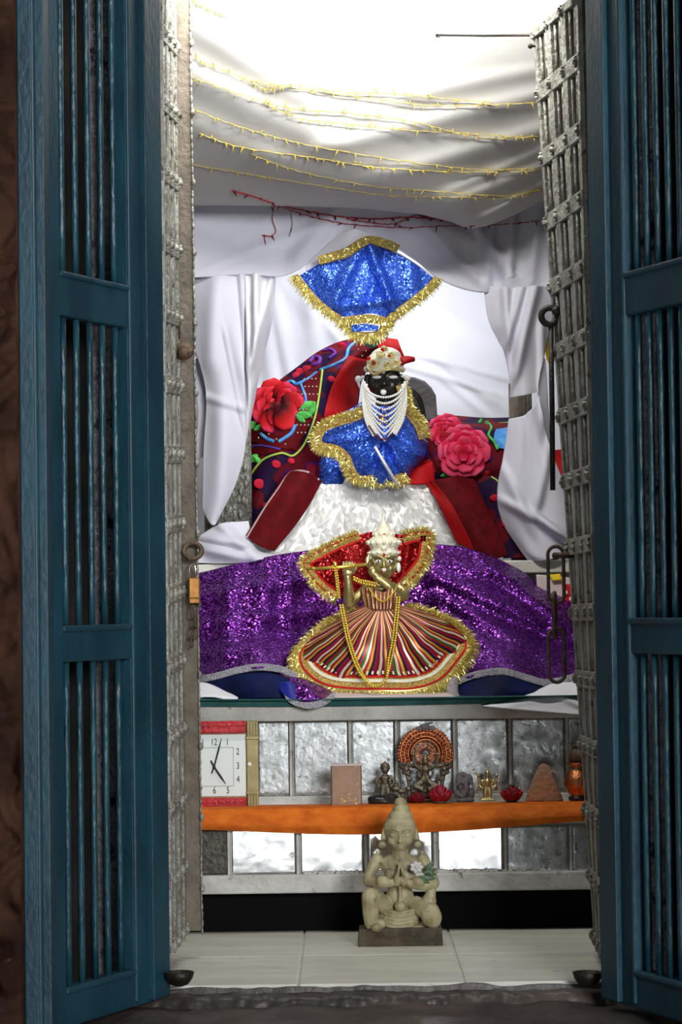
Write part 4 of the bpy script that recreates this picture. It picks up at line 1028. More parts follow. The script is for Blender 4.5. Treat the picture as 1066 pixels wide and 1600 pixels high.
# back cloth
fb = folds((440, 440, 560, 560, 16, .014), (405, 460, 430, 620, 14, .018), (430, 470, 455, 600, 10, .016), (470, 450, 540, 540, 8, .010), (520, 470, 620, 560, 10, .008), (660, 540, 760, 620, 8, .012),
           (610, 545, 780, 590, 4, .008), (700, 600, 760, 650, 4, .008), (640, 575, 760, 612, 4, .008), (660, 470, 780, 540, 12, .008), (620, 560, 640, 660, 6, .010), (480, 420, 490, 520, 14, .015))
rows = [[(280, 300, 7.62), (450, 300, 7.62), (650, 300, 7.62), (890, 300, 7.62)], [(280, 420, 7.60), (450, 420, 7.60), (650, 430, 7.60), (890, 420, 7.58)], [(280, 560, 7.55), (450, 560, 7.54), (650, 560, 7.52), (890, 560, 7.50)],
        [(280, 700, 7.50), (450, 700, 7.5), (650, 700, 7.46), (890, 700, 7.44)], [(280, 880, 7.48), (450, 880, 7.46), (650, 880, 7.42), (890, 880, 7.40)]]
b = sheet(rows, 150, 150, lambda u, v, p: fb(u, v, p)+nz(p, 3, 2)*.03)
o = mk('back_cloth', b, MAT['white'], solid=-.003); tag(o, 'bright white cloth lining the back of the niche', 'cloth')
# bits at the right beyond the pillar
b = sheet([[(846, 410, 7.12), (862, 410, 7.12)], [(848, 500, 7.12), (862, 500, 7.12)], [(851, 540, 7.12), (862, 560, 7.12)], [(854, 560, 7.12), (860, 575, 7.12)]], 8, 40, lambda u, v, p: nz(p, 20)*.005)
o = mk('yellow_cloth', b, MAT['yellow'], solid=-.003); tag(o, 'small yellow cloth corner behind the ring bolt', 'cloth')
b = sheet([[(850, 706, 7.2), (884, 702, 7.2)], [(852, 735, 7.18), (886, 735, 7.18)], [(862, 762, 7.17), (880, 765, 7.17)], [(860, 876, 7.12), (872, 876, 7.12)]], 14, 40, lambda u, v, p: nz(p, 20)*.01)
o = mk('red_cloth', b, MAT['redbright'], solid=-.003); tag(o, 'red cloth scrap behind the lower end of the iron rod', 'cloth')
fdr = folds((850, 1080, 905, 1100, 6, .01))
b = MB(); 
rows = [[(838, 898, 6.91), (870, 900, 6.91), (905, 905, 6.91)], [(840, 930, 6.90), (870, 930, 6.90), (905, 935, 6.90)], [(842, 960, 6.90), (870, 960, 6.90), (905, 965, 6.90)]]
sheet(rows, 16, 16, None, b)
root = thing('dotted_cloth', 'red and white dotted cloth behind the iron chain, above the purple cloth', 'cloth', P(870, 960, 6.9))
mk('cloth', b, MAT['pinkpipe'], root, solid=-.002)
b = sheet([[(878, 912, 6.897), (905, 915, 6.897)], [(880, 940, 6.887), (905, 945, 6.887)]], 8, 8); mk('red_area', b, MAT['redbright'], root, solid=-.002)
b = MB(); 
for (x, y) in ((884, 926), (896, 922), (893, 936)): b.ell(P(x, y, 6.884), (.006, .002, .006), 12, 6)
mk('white_dots', b, MAT['white2'], root)
b = sheet([[(858, 898, 6.90), (876, 897, 6.90)], [(864, 908, 6.895), (878, 906, 6.895)]], 6, 6); mk('orange_patch', b, MAT['yellow'], root, solid=-.002)
# ------------------------------------------------------------ foil throne
foil_w = lambda u, v, p: -.022*abs(nz(p, 14, 2))**.7-.010*abs(nz(p, 30, 5))**.7+.010*nz(p, 8, 3)
Zs = P(580, 757, 7.02).z
rows = [[V(P(400, 757, 7.5).x, 7.42, Zs), V(P(765, 757, 7.5).x, 7.42, Zs)], [V(P(492, 757, 7.03).x, 7.035, Zs), V(P(672, 757, 7.03).x, 7.035, Zs)]]
root = thing('foil_throne', 'seat block wrapped in crumpled silver foil under the black deity', 'throne', P(580, 880, 7.0))
def crumple(rows, nu, nv, amp, seed=3, jit=.42):
    rnd = random.Random(seed); b = sheet(rows, nu, nv, None, world=True)
    dx = (b.v[1]-b.v[0]).length; dz = (b.v[nu]-b.v[0]).length
    for i, v in enumerate(b.v):
        r, c = divmod(i, nu); e = 0 if (r in (0, nv-1) or c in (0, nu-1)) else 1
        v.x += rnd.uniform(-jit, jit)*dx*e; v.z += rnd.uniform(-jit, jit)*dz*e; v.y -= rnd.uniform(-amp, amp)
    f2 = []
    for f in b.f:
        if rnd.random() < .5: f2 += [(f[0], f[1], f[2]), (f[0], f[2], f[3])]
        else: f2 += [(f[0], f[1], f[3]), (f[1], f[2], f[3])]
    b.f = f2; b.m = [0]*len(f2); b.uv = {}; return b
b = crumple([PP([(494, 757, 7.02), (580, 757, 7.02), (668, 757, 7.02)]), PP([(470, 790, 7.01), (580, 790, 7.00), (690, 790, 7.01)]), PP([(430, 840, 7.0), (580, 840, 6.985), (728, 840, 7.0)]), PP([(395, 882, 6.99), (580, 884, 6.98), (765, 882, 6.99)])], 52, 20, .0036)
mk('foil_front', b, MAT['foil'], root, smooth=False, solid=-.003)
b = MB(); A = P(494, 757, 7.03); B = P(668, 757, 7.03); A2 = P(395, 882, 7.0); B2 = P(765, 882, 7.0)
b.hexa([V(A2.x, 7.02, Z3), V(B2.x, 7.02, Z3), V(B2.x, 7.44, Z3), V(A2.x, 7.44, Z3), V(A.x, 7.03, Zs), V(B.x, 7.03, Zs), V(B.x+.1, 7.44, Zs), V(A.x-.1, 7.44, Zs)])
mk('seat_block', b, MAT['foil'], root, False, .004)
# ------------------------------------------------------------ floral quilt
quilt = thing('floral_quilt', 'dark maroon floral quilt arched up behind the deity on the left', 'quilt', P(440, 760, 7.2))
outer = [(606, 526, 7.30), (548, 529, 7.28), (502, 546, 7.26), (462, 575, 7.24), (428, 602, 7.22), (394, 642, 7.2), (384, 700, 7.18), (383, 765, 7.15), (384, 850, 7.12)]
mid = [(608, 534, 7.24), (565, 548, 7.20), (530, 575, 7.15), (500, 610, 7.12), (480, 640, 7.08), (450, 680, 7.06), (430, 715, 7.05), (410, 760, 7.05), (398, 846, 7.05)]
inner = [(610, 545, 7.28), (585, 565, 7.26), (566, 595, 7.24), (560, 630, 7.22), (550, 670, 7.18), (520, 710, 7.15), (500, 745, 7.12), (470, 770, 7.11), (430, 850, 7.09)]
qb = sheet([outer, mid, inner], 110, 80, lambda u, v, p: nz(p, 8, 4)*.012)
mk('quilt_cover', qb, MAT['quilt'], quilt, solid=-.006)
bq = qb.bvh()
def onq(bv, x, y, off=.003, d=7.15): return hit(bv, x, y, off, d)
def patch(name, parent, bv, rows, mat, nu=24, nv=24, off=.004, wr=None, d=7.15, thick=-.002):
    g_ = [cr([Vector((a[0], a[1], 0)) for a in r], nu) for r in rows]
    b = MB()
    cols = [cr([r[j] for r in g_], nv) for j in range(nu)]
    last = d
    for i in range(nv):
        for j in range(nu):
            q = cols[j][i]; p = onq(bv, q.x, q.y, off, last)
            if wr: p.y -= wr(j/(nu-1), i/(nv-1), p)
            b.v.append(p)
    for i in range(nv-1):
        for j in range(nu-1):
            a = i*nu+j; b.f.append((a, a+nu, a+nu+1, a+1)); b.m.append(0)
    return mk(name, b, mat, parent, solid=thick)
def cord(name, parent, bv, pts, mat, r=.0022, off=.005, n=60, d=7.15, beadsy=False):
    q = cr([Vector((a[0], a[1], 0)) for a in pts], n); b = MB()
    w = [onq(bv, a.x, a.y, off, d) for a in q]
    for i in range(1, len(w)):
        if abs(w[i].y-w[i-1].y) > .03: w[i].y = w[i-1].y
    if beadsy: beads(b, w, r)
    else: b.tube(w, r, 7)
    return mk(name, b, mat, parent)
# maroon dotted field
patch('maroon_field', quilt, bq, [[(478, 582), (496, 580), (503, 580)], [(470, 620), (488, 620), (497, 618)], [(440, 680), (465, 680), (484, 662)], [(388, 690), (430, 700), (462, 704)]], MAT['velvet'], off=.003)
patch('maroon_field', quilt, bq, [[(386, 668), (410, 672), (440, 680)], [(386, 690), (410, 695), (440, 702)], [(386, 712), (410, 710), (430, 706)]], MAT['velvet'], off=.003)
patch('maroon_field', quilt, bq, [[(560, 536), (575, 540), (588, 545)], [(545, 560), (560, 565), (572, 570)]], MAT['velvet'], off=.003)
patch('red_satin_lining', quilt, bq, [[(545, 556), (560, 560), (574, 562)], [(520, 600), (540, 602), (562, 600)], [(508, 640), (530, 645), (556, 640)], [(505, 662), (530, 662), (552, 660)]], MAT['red'], off=.006, wr=lambda u, v, p: .012*math.sin(3.14*u)+nz(p, 20, 2)*.006)
cord('lime_piping', quilt, bq, [(504, 578), (500, 610), (495, 640), (488, 665), (475, 695), (458, 712), (440, 708), (415, 716), (400, 730), (386, 752)], MAT['lime'], .0030)
b = MB()
dots = []
for i in range(5):
    for j in range(8):
        x = 476+i*6+(j % 2)*3; y = 592+j*12
        x -= (y-590)*.16
        if 462 < x < 498 and y < 706: dots.append((x, y))
for (x, y) in dots+[(420, 678), (432, 686), (446, 694), (404, 684), (560, 546), (566, 556), (572, 548), (556, 560)]: b.ell(onq(bq, x, y, .007), .0022, 7, 5)
mk('cream_dots', b, MAT['dot'], quilt, kind='stuff')
def petal_flower(name, parent, bv, cx, cy, R, mats, nr=4, seed=1, off=.006, sq=1.0, d=7.15, rmin=0.1, dome=.02, pn=(9, 8, 6, 4, 3)):
    rnd = random.Random(seed); b = MB()
    for ring in range(nr):
        f_ = 1-ring/nr; n = pn[ring]
        for q in range(n):
            a = q*2*math.pi/n+ring*.5+rnd.uniform(-.15, .15); rr_ = R*(f_*.62+rmin*.3)*rnd.uniform(.9, 1.08)
            c = onq(bv, cx+math.cos(a)*rr_, cy+math.sin(a)*rr_*sq, off+ring*.006, d)
            pr_ = R*(.34*f_+.10)*S(c.y); ca, sa = math.cos(a), -math.sin(a)
            rows_ = []
            for i in range(6):
                t = i/5; w = math.sin(math.pi*(.18+.72*t))**.7*pr_*1.15
                row = []
                for j in range(5):
                    s_ = j/4*2-1; rad = (t-.55)*2*pr_
                    x = ca*rad - sa*s_*w; z = sa*rad + ca*s_*w
                    bend = .35*pr_*(1-s_*s_)*.5+.55*pr_*t*t*(.6 if ring else .4)
                    row.append(c+V(x, -bend-.001*rnd.random(), z*sq))
                rows_.append(row)
            mi = 1 if rnd.random() < .38 else 0
            sheet(rows_, 9, 9, None, b, world=True, mi=mi)
    o = mk(name, b, mats, parent, solid=-.0012); return o
qrose = petal_flower('rose', quilt, bq, 434, 634, 40, [MAT['petalR'], MAT['petalRb']], 4, 3, off=.010, pn=(7, 5, 4, 3))
b = MB(); c = onq(bq, 434, 636, .035); b.ell(c, (.012, .006, .016), 10, 8); mk('rose_centre', b, MAT['roseD'], qrose)
def leafy(parent, bv, pts, mat='green', off=.010, d=7.15, name='applique_leaf'):
    for (x, y, a, L, w) in pts:
        b = MB(); ca, sa = math.cos(math.radians(a)), math.sin(math.radians(a)); rows_ = []
        c = onq(bv, x, y, off, d); k_ = S(c.y)
        for i in range(8):
            t = i/7; ww = math.sin(math.pi*min(1, .06+.9*t))*w*k_/2; ll = (t-.5)*L*k_
            rows_.append([c+V(ca*ll-sa*s_*ww, -.004*(1-abs(s_)), sa*ll+ca*s_*ww) for s_ in (-1, 0, 1)])
        sheet(rows_, 7, 12, None, b, world=True); mk(name, b, MAT[mat], parent, solid=-.0012)
leafy(quilt, bq, [(482, 634, 20, 26, 14), (476, 648, -10, 24, 12), (488, 640, 60, 20, 12), (470, 654, -40, 18, 10), (394, 664, 0, 22, 12), (404, 668, 30, 16, 8), (398, 716, 15, 26, 12), (390, 724, -30, 20, 10), (404, 720, -45, 22, 8)])
cord('blue_scroll', quilt, bq, [(606, 532), (580, 530), (558, 534), (545, 545), (540, 560), (522, 570), (500, 578)], MAT['sky'], .0045, .003)
cord('blue_scroll', quilt, bq, [(496, 582), (482, 592), (470, 598), (462, 600), (455, 596), (442, 602)], MAT['sky'], .005, .003)
cord('blue_scroll', quilt, bq, [(470, 600), (474, 610), (478, 625), (470, 640)], MAT['sky'], .0035, .006)
cord('blue_scroll', quilt, bq, [(462, 664), (456, 676), (446, 684), (436, 690)], MAT['sky'], .0055, .003)
cord('blue_scroll', quilt, bq, [(408, 678), (418, 686), (428, 690)], MAT['sky'], .005, .006)
cord('violet_scroll', quilt, bq, [(484, 566), (492, 558), (500, 560), (498, 568), (490, 570)], M('violet', (.16, .04, .30), rough=.6), .006, .004)
cord('violet_scroll', quilt, bq, [(386, 700), (402, 696), (420, 698), (438, 702)], M('violet_thread', (.10, .06, .40), rough=.6), .003, .004)
cord('violet_scroll', quilt, bq, [(505, 548), (516, 546), (524, 552), (514, 560)], bpy.data.materials['violet'], .005, .004)
for (x, y, r_) in ((470, 582, 9), (480, 577, 8), (432, 725, 8), (455, 720, 6), (406, 756, 10), (518, 592, 6), (463, 587, 7), (535, 540, 7), (415, 790, 6)):
    b = MB(); c = onq(bq, x, y, .004); b.ell(c, (r_*.0017, .002, r_*.0013), 12, 8, Matrix.Rotation(.4, 3, 'Y')); mk('red_bud', b, MAT['rose1'], quilt)
# velvet bands draped over the throne front
band = lambda u, v, p: nz(p, 9, 4)*.010
vb = thing('velvet_band', 'maroon velvet band with cream piping draped down the left side of the foil throne', 'cloth', P(440, 860, 6.96))
L1 = [[(452, 738, 7.03), (475, 735, 7.0), (502, 752, 7.02)], [(432, 765, 6.99), (455, 775, 6.965), (485, 785, 6.98)], [(405, 805, 6.965), (428, 818, 6.945), (458, 825, 6.96)], [(385, 838, 6.95), (403, 852, 6.93), (428, 861, 6.945)]]
b = sheet(L1, 40, 60, band); mk('velvet', b, MAT['velvet'], vb, solid=-.005); b1 = b.bvh()
cord('cream_edge', vb, b1, [(499, 750), (482, 738), (462, 736), (449, 743), (436, 762), (414, 793), (390, 833), (385, 842)], MAT['pinkpipe'], .0030, .006, 70, 6.98, True)
vb2 = thing('velvet_band', 'maroon velvet band draped down the right side of the foil throne', 'cloth', P(770, 870, 6.96))
R1 = [[(664, 752, 7.03), (700, 748, 7.0), (738, 742, 7.04)], [(690, 785, 6.98), (725, 790, 6.965), (756, 785, 7.0)], [(722, 830, 6.96), (750, 835, 6.945), (775, 825, 6.98)], [(746, 868, 6.95), (770, 874, 6.94), (793, 868, 6.96)]]
b = sheet(R1, 40, 60, band); mk('velvet', b, MAT['velvet'], vb2, solid=-.005); b2 = b.bvh()
cord('cream_edge', vb2, b2, [(736, 744), (745, 762), (757, 786), (768, 810), (778, 835), (787, 853)], MAT['pinkpipe'], .0022, .003, 60, 6.98, True)
b = sheet([[(664, 752, 7.02), (668, 752, 7.02), (676, 750, 7.0)], [(684, 785, 6.975), (692, 785, 6.97), (704, 785, 6.965)], [(704, 825, 6.965), (714, 826, 6.955), (728, 830, 6.945)], [(716, 850, 6.96), (728, 854, 6.95), (742, 862, 6.94)]], 14, 40, lambda u, v, p: .004); mk('red_edge', b, MAT['red'], vb2, solid=-.003)
# right bolster
rb = thing('floral_bolster', 'floral bolster with a big pink rose, right of the black deity', 'bolster', P(740, 760, 7.15))
rows = [[(632, 672, 7.24), (665, 655, 7.24), (700, 652, 7.24), (760, 656, 7.24), (830, 654, 7.2)], [(628, 690, 7.14), (665, 680, 7.10), (700, 680, 7.08), (760, 680, 7.08), (830, 690, 7.1)],
        [(628, 730, 7.09), (665, 725, 7.06), (700, 722, 7.04), (760, 722, 7.04), (830, 730, 7.06)], [(632, 757, 7.10), (665, 757, 7.07), (705, 748, 7.06), (760, 750, 7.06), (830, 757, 7.08)]]
bb = sheet(rows, 90, 60, lambda u, v, p: nz(p, 9, 4)*.006); mk('bolster_cover', bb, MAT['quilt'], rb, solid=-.006); br = bb.bvh()
rows = [[(728, 740, 7.05), (780, 745, 7.03), (830, 745, 7.03)], [(752, 790, 7.03), (785, 790, 7.0), (830, 790, 7.0)], [(775, 840, 7.01), (790, 840, 7.0), (830, 840, 7.0)], [(788, 872, 7.01), (798, 872, 7.0), (830, 872, 7.0)]]
bb2 = sheet(rows, 40, 50, lambda u, v, p: nz(p, 9, 4)*.008); mk('hanging_quilt', bb2, MAT['quilt'], rb, solid=-.004)
petal_flower('rose', rb, br, 724, 706, 40, [MAT['petalP'], MAT['petalPb']], 4, 5, off=.010, pn=(8, 7, 5, 3))
petal_flower('rose', rb, br, 696, 674, 26, [MAT['petalP'], MAT['petalPb']], 4, 8, off=.016)
patch('red_satin', rb, br, [[(640, 728), (655, 722), (672, 718)], [(634, 742), (655, 740), (680, 738)], [(633, 755), (655, 755), (668, 754)]], MAT['redbright'], off=.012)
patch('red_satin', rb, br, [[(672, 705), (690, 730), (720, 742)], [(676, 722), (695, 742), (730, 747)]], MAT['velvet'], off=.008)
patch('blue_patch', rb, br, [[(776, 668), (790, 662), (800, 662)], [(772, 685), (790, 684), (800, 684)], [(778, 700), (790, 702), (800, 700)]], MAT['sky'], off=.014)
cord('lime_piping', rb, br, [(762, 660), (768, 668), (764, 680), (772, 690), (778, 702)], MAT['green'], .004, .018)
cord('lime_piping', rb, br, [(735, 668), (760, 664), (800, 660)], MAT['lime'], .003, .014)
leafy(rb, br, [(750, 662, 70, 16, 7), (700, 740, 20, 24, 9), (762, 664, 110, 14, 6)], off=.014)
b2v = bb2.bvh()
for (x, y, r_) in ((757, 738, 9), (774, 778, 9), (790, 820, 6)):
    b = MB(); c = hit(b2v if y > 745 else br, x, y, .006, 7.02); b.ell(c, (r_*.0017, .004, r_*.0011), 12, 8); mk('red_bud', b, MAT['rose1'], rb)
cord('lime_piping', rb, b2v, [(768, 745), (778, 752), (788, 768)], MAT['lime'], .0025, .006, d=7.02)
# ------------------------------------------------------------ blue sequinned pichwai fan above the deity
fan = thing('sequin_fan_cloth', 'blue sequinned cloth spread like a fan with gold tinsel trim above the deity', 'cloth', P(572, 520, 7.0))
YF = 6.90
ff = folds((560, 395, 515, 490, 9, .020), (580, 392, 614, 484, 7, .028), (600, 400, 572, 480, 9, -.010), (500, 410, 535, 490, 12, .008), (545, 478, 612, 470, 6, .010), (640, 410, 650, 470, 12, .008), (535, 440, 560, 470, 9, .006))
rows = [[(469, 430, YF+.01), (505, 411, YF), (545, 404, YF-.005), (574, 385, YF-.008), (600, 386, YF-.006), (640, 408, YF), (677, 434, YF+.01)],
        [(482, 447, YF+.01), (515, 440, YF-.005), (548, 436, YF-.012), (578, 430, YF-.015), (608, 430, YF-.012), (640, 438, YF), (664, 449, YF+.01)],
        [(502, 470, YF+.01), (524, 468, YF-.005), (550, 464, YF-.012), (578, 460, YF-.015), (604, 462, YF-.012), (628, 466, YF), (644, 470, YF+.01)],
        [(528, 492, YF+.01), (541, 495, YF), (556, 493, YF-.006), (572, 490, YF-.008), (588, 491, YF-.006), (602, 496, YF), (612, 492, YF+.01)]]
b = sheet(rows, 110, 90, ff); mk('sequin_field', b, MAT['seqblue'], fan, solid=-.003)
cen = P(574, 440, YF)
def path(l, Y, n): return cr([P(a[0], a[1], a[2] if len(a) > 2 else Y) for a in l], n)
mt_ = lambda pts, w, name, fl=1: None
# top-left gold band, lower-left, lower-right, bottom
p_ = path([(500, 412), (520, 406), (545, 398), (575, 381), (605, 387), (620, 394)], YF-.02, 40)
trimmed('top_tinsel', fan, p_, P(570, 460, YF), .004, .020, 1, dens=4000, inner=.020)
p_ = path([(463, 430), (478, 449), (498, 471), (518, 488), (532, 497), (541, 508)], YF-.018, 50)
trimmed('left_tinsel', fan, p_, P(600, 420, YF), .006, .026, 2, dens=3600, inner=.016)
p_ = path([(682, 434), (668, 449), (648, 466), (628, 481), (610, 495), (604, 508)], YF-.018, 50)
trimmed('right_tinsel', fan, p_, P(540, 420, YF), .006, .024, 3, dens=3600, inner=.018)
p_ = path([(538, 500), (552, 498), (572, 496), (592, 498), (606, 502)], YF-.025, 30)
trimmed('lower_tinsel', fan, p_, P(572, 460, YF), .008, .018, 4, dens=3400, inner=.014)
p_ = path([(540, 504), (546, 516), (556, 524), (574, 526), (592, 523), (602, 512), (608, 503)], YF-.02, 30)
trimmed('hanging_tinsel', fan, p_, P(574, 500, YF), .012, .022, 5, dens=3600, inner=.006)
b = sheet([[(548, 508, YF-.026), (570, 506, YF-.03), (592, 509, YF-.026)], [(550, 519, YF-.026), (570, 517, YF-.03), (590, 517, YF-.026)]], 16, 8); mk('blue_strip', b, MAT['seqblue'], fan, solid=-.002)
# white pole tips behind the fan
b = sheet([[(538, 362, 6.94), (556, 358, 6.93), (572, 364, 6.94)], [(510, 385, 6.95), (545, 380, 6.93), (590, 380, 6.95)], [(480, 414, 6.95), (540, 400, 6.94), (630, 400, 6.95)], [(478, 424, 6.95), (570, 430, 6.94), (690, 440, 6.95)]], 40, 30, lambda u, v, p: nz(p, 14)*.006)
o = mk('white_backing', b, MAT['white'], solid=-.003); tag(o, 'white cloth peak directly behind the blue fan cloth', 'cloth')
# ------------------------------------------------------------ black stone deity
g = Fig(7.08, 602, 757, 757, Zs)
dt = thing('black_deity_statue', 'black stone deity in blue sequinned dress with pearl necklaces and cream crown', 'statue', g.p(602, 757, 0))
b = MB()
g.e(b, 602, 596, 0, 27, 30, 25); g.e(b, 601, 604, 7, 23, 22, 20); g.e(b, 600, 614, 10, 14, 10, 14)
g.e(b, 589, 603, 16, 9, 9, 9); g.e(b, 613, 603, 16, 9, 9, 9)
g.c(b, [(601, 590, 24, 2.4), (600, 598, 29, 3.6), (600, 601, 30, 4.4)]); g.e(b, 596, 602, 26, 3.2, 2.4, 3); g.e(b, 604, 602, 26, 3.2, 2.4, 3)
g.c(b, [(593, 611, 23, 1.6), (600, 609, 27, 2.4), (608, 611, 23, 1.6)])
for s_ in (-1, 1):
    g.c(b, [(601+s_*5, 586, 22, 1.6), (601+s_*12, 583, 21, 1.8), (601+s_*19, 587, 15, 1.2)]); g.c(b, [(601+s_*27, 588, 0, 5), (601+s_*29, 602, 0, 4)])
g.c(b, [(602, 616, 0, 14), (602, 640, 0, 16)]); g.e(b, 602, 652, -4, 34, 20, 20); g.e(b, 602, 690, -4, 32, 46, 22)
g.c(b, [(572, 642, 0, 12), (552, 662, 6, 11), (540, 690, 12, 10), (556, 712, 20, 9)]); g.c(b, [(632, 642, 0, 12), (652, 662, 6, 11), (658, 690, 12, 10), (636, 705, 20, 8)])
g.e(b, 602, 738, 0, 62, 18, 30)
mk('body', b, MAT['blackst'], dt, remesh=.0018, smo=2)
b = MB()
for s_, x in ((-1, 589), (1, 614)): g.e(b, x, 590, 22, 7.5, 2.8, 3.4)
mk('eye_inlays', b, MAT['white2'], dt)
b = MB(); g.e(b, 599, 613.5, 27, 4.8, 4.8, 2.5); mk('chin_gem', b, MAT['pearl'], dt)
b = MB(); g.e(b, 599, 582, 24, 3, 3, 2); mk('forehead_gem', b, MAT['pearl'], dt)
# crown / turban
b = MB(); g.e(b, 601, 566, 4, 28, 21, 24, rot=0); g.e(b, 603, 558, 2, 25, 17, 22)
for q in range(9):
    a = q/8*math.pi; g.e(b, 601-28*math.cos(a), 574-5*math.sin(a)*.2+2, 20*math.sin(a), 5, 5, 5, 10, 8)
g.c(b, [(575, 572, 12, 3), (588, 580, 24, 3), (601, 577, 27, 2.6), (616, 574, 24, 2.6), (628, 576, 12, 2.6)])
def spiral(x, y, d, r, turns=1.4):
    g.c(b, [(x+math.cos(t)*r*(1-t/(turns*6.28)*.8), y+math.sin(t)*r*(1-t/(turns*6.28)*.8), d, 1.7) for t in [q*turns*6.28/12 for q in range(13)]], 6)
dcr = mk('crown', b, MAT['crown'], dt, remesh=.0013, smo=1)
b = MB()
spiral(583, 568, 27, 8); spiral(606, 571, 29, 6.5); spiral(594, 554, 26, 7); spiral(619, 568, 24, 6); spiral(611, 555, 25, 6); spiral(600, 545, 18, 5)
g.c(b, [(574, 574, 14, 2.2), (584, 586, 24, 2.4), (597, 581, 28, 2.2), (612, 578, 27, 2.2), (628, 580, 14, 2.2)])
mk('crown_scrolls', b, MAT['clockgold'] if False else M('crown_gold', (.78, .68, .30), (.60, .48, .16), 80, .35, .5), dcr)
b = MB()
for (x, y, d) in ((584, 568, 28), (576, 560, 18), (597, 548, 24), (608, 557, 25)): g.e(b, x, y, d, 3.2, 3.2, 2, 8, 6)
mk('red_stones', b, MAT['redbright'], dcr)
b = sheet([PP([(592, 536, 7.12), (606, 530, 7.11), (621, 532, 7.12)]), PP([(592, 550, 7.10), (610, 545, 7.09), (626, 546, 7.10)]), PP([(600, 562, 7.10), (618, 562, 7.09), (632, 558, 7.10)]), PP([(612, 574, 7.10), (624, 576, 7.09), (636, 566, 7.10)])], 20, 30, lambda u, v, p: nz(p, 25)*.010, world=True)
mk('red_turban_tail', b, MAT['redbright'], dt, solid=-.004)
b = sheet([PP([(622, 558, 7.06), (630, 566, 7.05), (624, 572, 7.05)]), PP([(636, 556, 7.07), (640, 562, 7.06), (636, 568, 7.06)]), PP([(648, 558, 7.08), (649, 562, 7.08), (648, 565, 7.08)])], 12, 12, world=True)
mk('red_turban_tail', b, MAT['red'], dt, solid=-.004)
b = MB(); b.ell(P(580, 534, 7.03), (.022, .004, .016), 18, 10); pf = mk('peacock_feather', b, MAT['peacock'], dt)
b = MB(); b.ell(P(583, 530, 7.022), (.011, .003, .008), 14, 8); mk('feather_eye', b, MAT['peacockb'], pf)
for s_, x, y in ((-1, 560, 592), (1, 636, 590)):
    b = MB(); g.e(b, x, y, 8, 5.5, 5.5, 4); g.c(b, [(x+s_*0, y+5, 8, 2.4), (x-s_*2, y+12, 8, 1.6)]); g.e(b, x-s_*7, y-3, 6, 3, 3, 3); mk('earring', b, MAT['pearl'], dt)
# dress: cape over shoulders
fd = folds((596, 690, 556, 750, 6, .014), (600, 690, 596, 752, 5, .014), (606, 690, 640, 745, 6, .014), (604, 690, 664, 715, 6, .012), (596, 680, 520, 690, 6, .010), (560, 665, 520, 700, 10, .010), (600, 680, 580, 750, 5, -.006), (600, 690, 622, 745, 5, -.006), (630, 668, 655, 700, 10, .010))
YD = 7.00
rows = [[(568, 628, YD+.04), (585, 634, YD), (600, 636, YD-.01), (616, 634, YD), (634, 626, YD+.04)],
        [(520, 658, YD+.02), (570, 658, YD-.01), (600, 660, YD-.03), (628, 656, YD-.01), (650, 652, YD+.04)],
        [(496, 684, YD+.02), (550, 690, YD-.02), (600, 694, YD-.04), (640, 690, YD-.02), (666, 686, YD+.04)],
        [(530, 708, YD+.03), (560, 716, YD-.03), (600, 722, YD-.05), (640, 718, YD-.03), (664, 710, YD+.03)],
        [(548, 742, YD+.01), (570, 746, YD-.03), (600, 748, YD-.04), (625, 745, YD-.03), (642, 736, YD+.01)],
        [(556, 757, YD+.01), (575, 757, YD-.02), (600, 757, YD-.03), (620, 757, YD-.02), (634, 754, YD+.01)]]
b = sheet(rows, 100, 90, fd); mk('dress', b, MAT['seqblue'], dt, solid=-.003)
b = sheet([[(632, 742, 7.03), (655, 730, 7.02), (676, 722, 7.03)], [(628, 757, 7.02), (655, 757, 7.0), (680, 757, 7.02)]], 16, 10, lambda u, v, p: nz(p, 25)*.006); mk('red_hem_cloth', b, MAT['redbright'], dt, solid=-.003)
b = MB(); g.e(b, 520, 740, 16, 22, 22, 22); g.e(b, 514, 726, 10, 16, 18, 16); mk('blue_side_drape', b, MAT['seqblue'], dt, remesh=.003, smo=4)
cD = P(600, 690, YD)
p_ = path([(574, 634), (556, 646), (530, 654), (508, 662), (496, 674), (492, 690), (502, 702), (522, 706), (536, 716), (543, 732), (552, 748), (575, 752), (600, 752), (625, 752), (638, 745)], YD-.035, 150)
trimmed('gold_border', dt, p_, P(590, 695, YD), .019, .018, 11, dens=3600, inner=.008)
p_ = path([(630, 600), (636, 620), (640, 636), (650, 650), (660, 664), (666, 684)], YD-.015, 50)
trimmed('gold_border', dt, p_, P(600, 680, YD), .020, .018, 12, dens=3600, inner=.006)
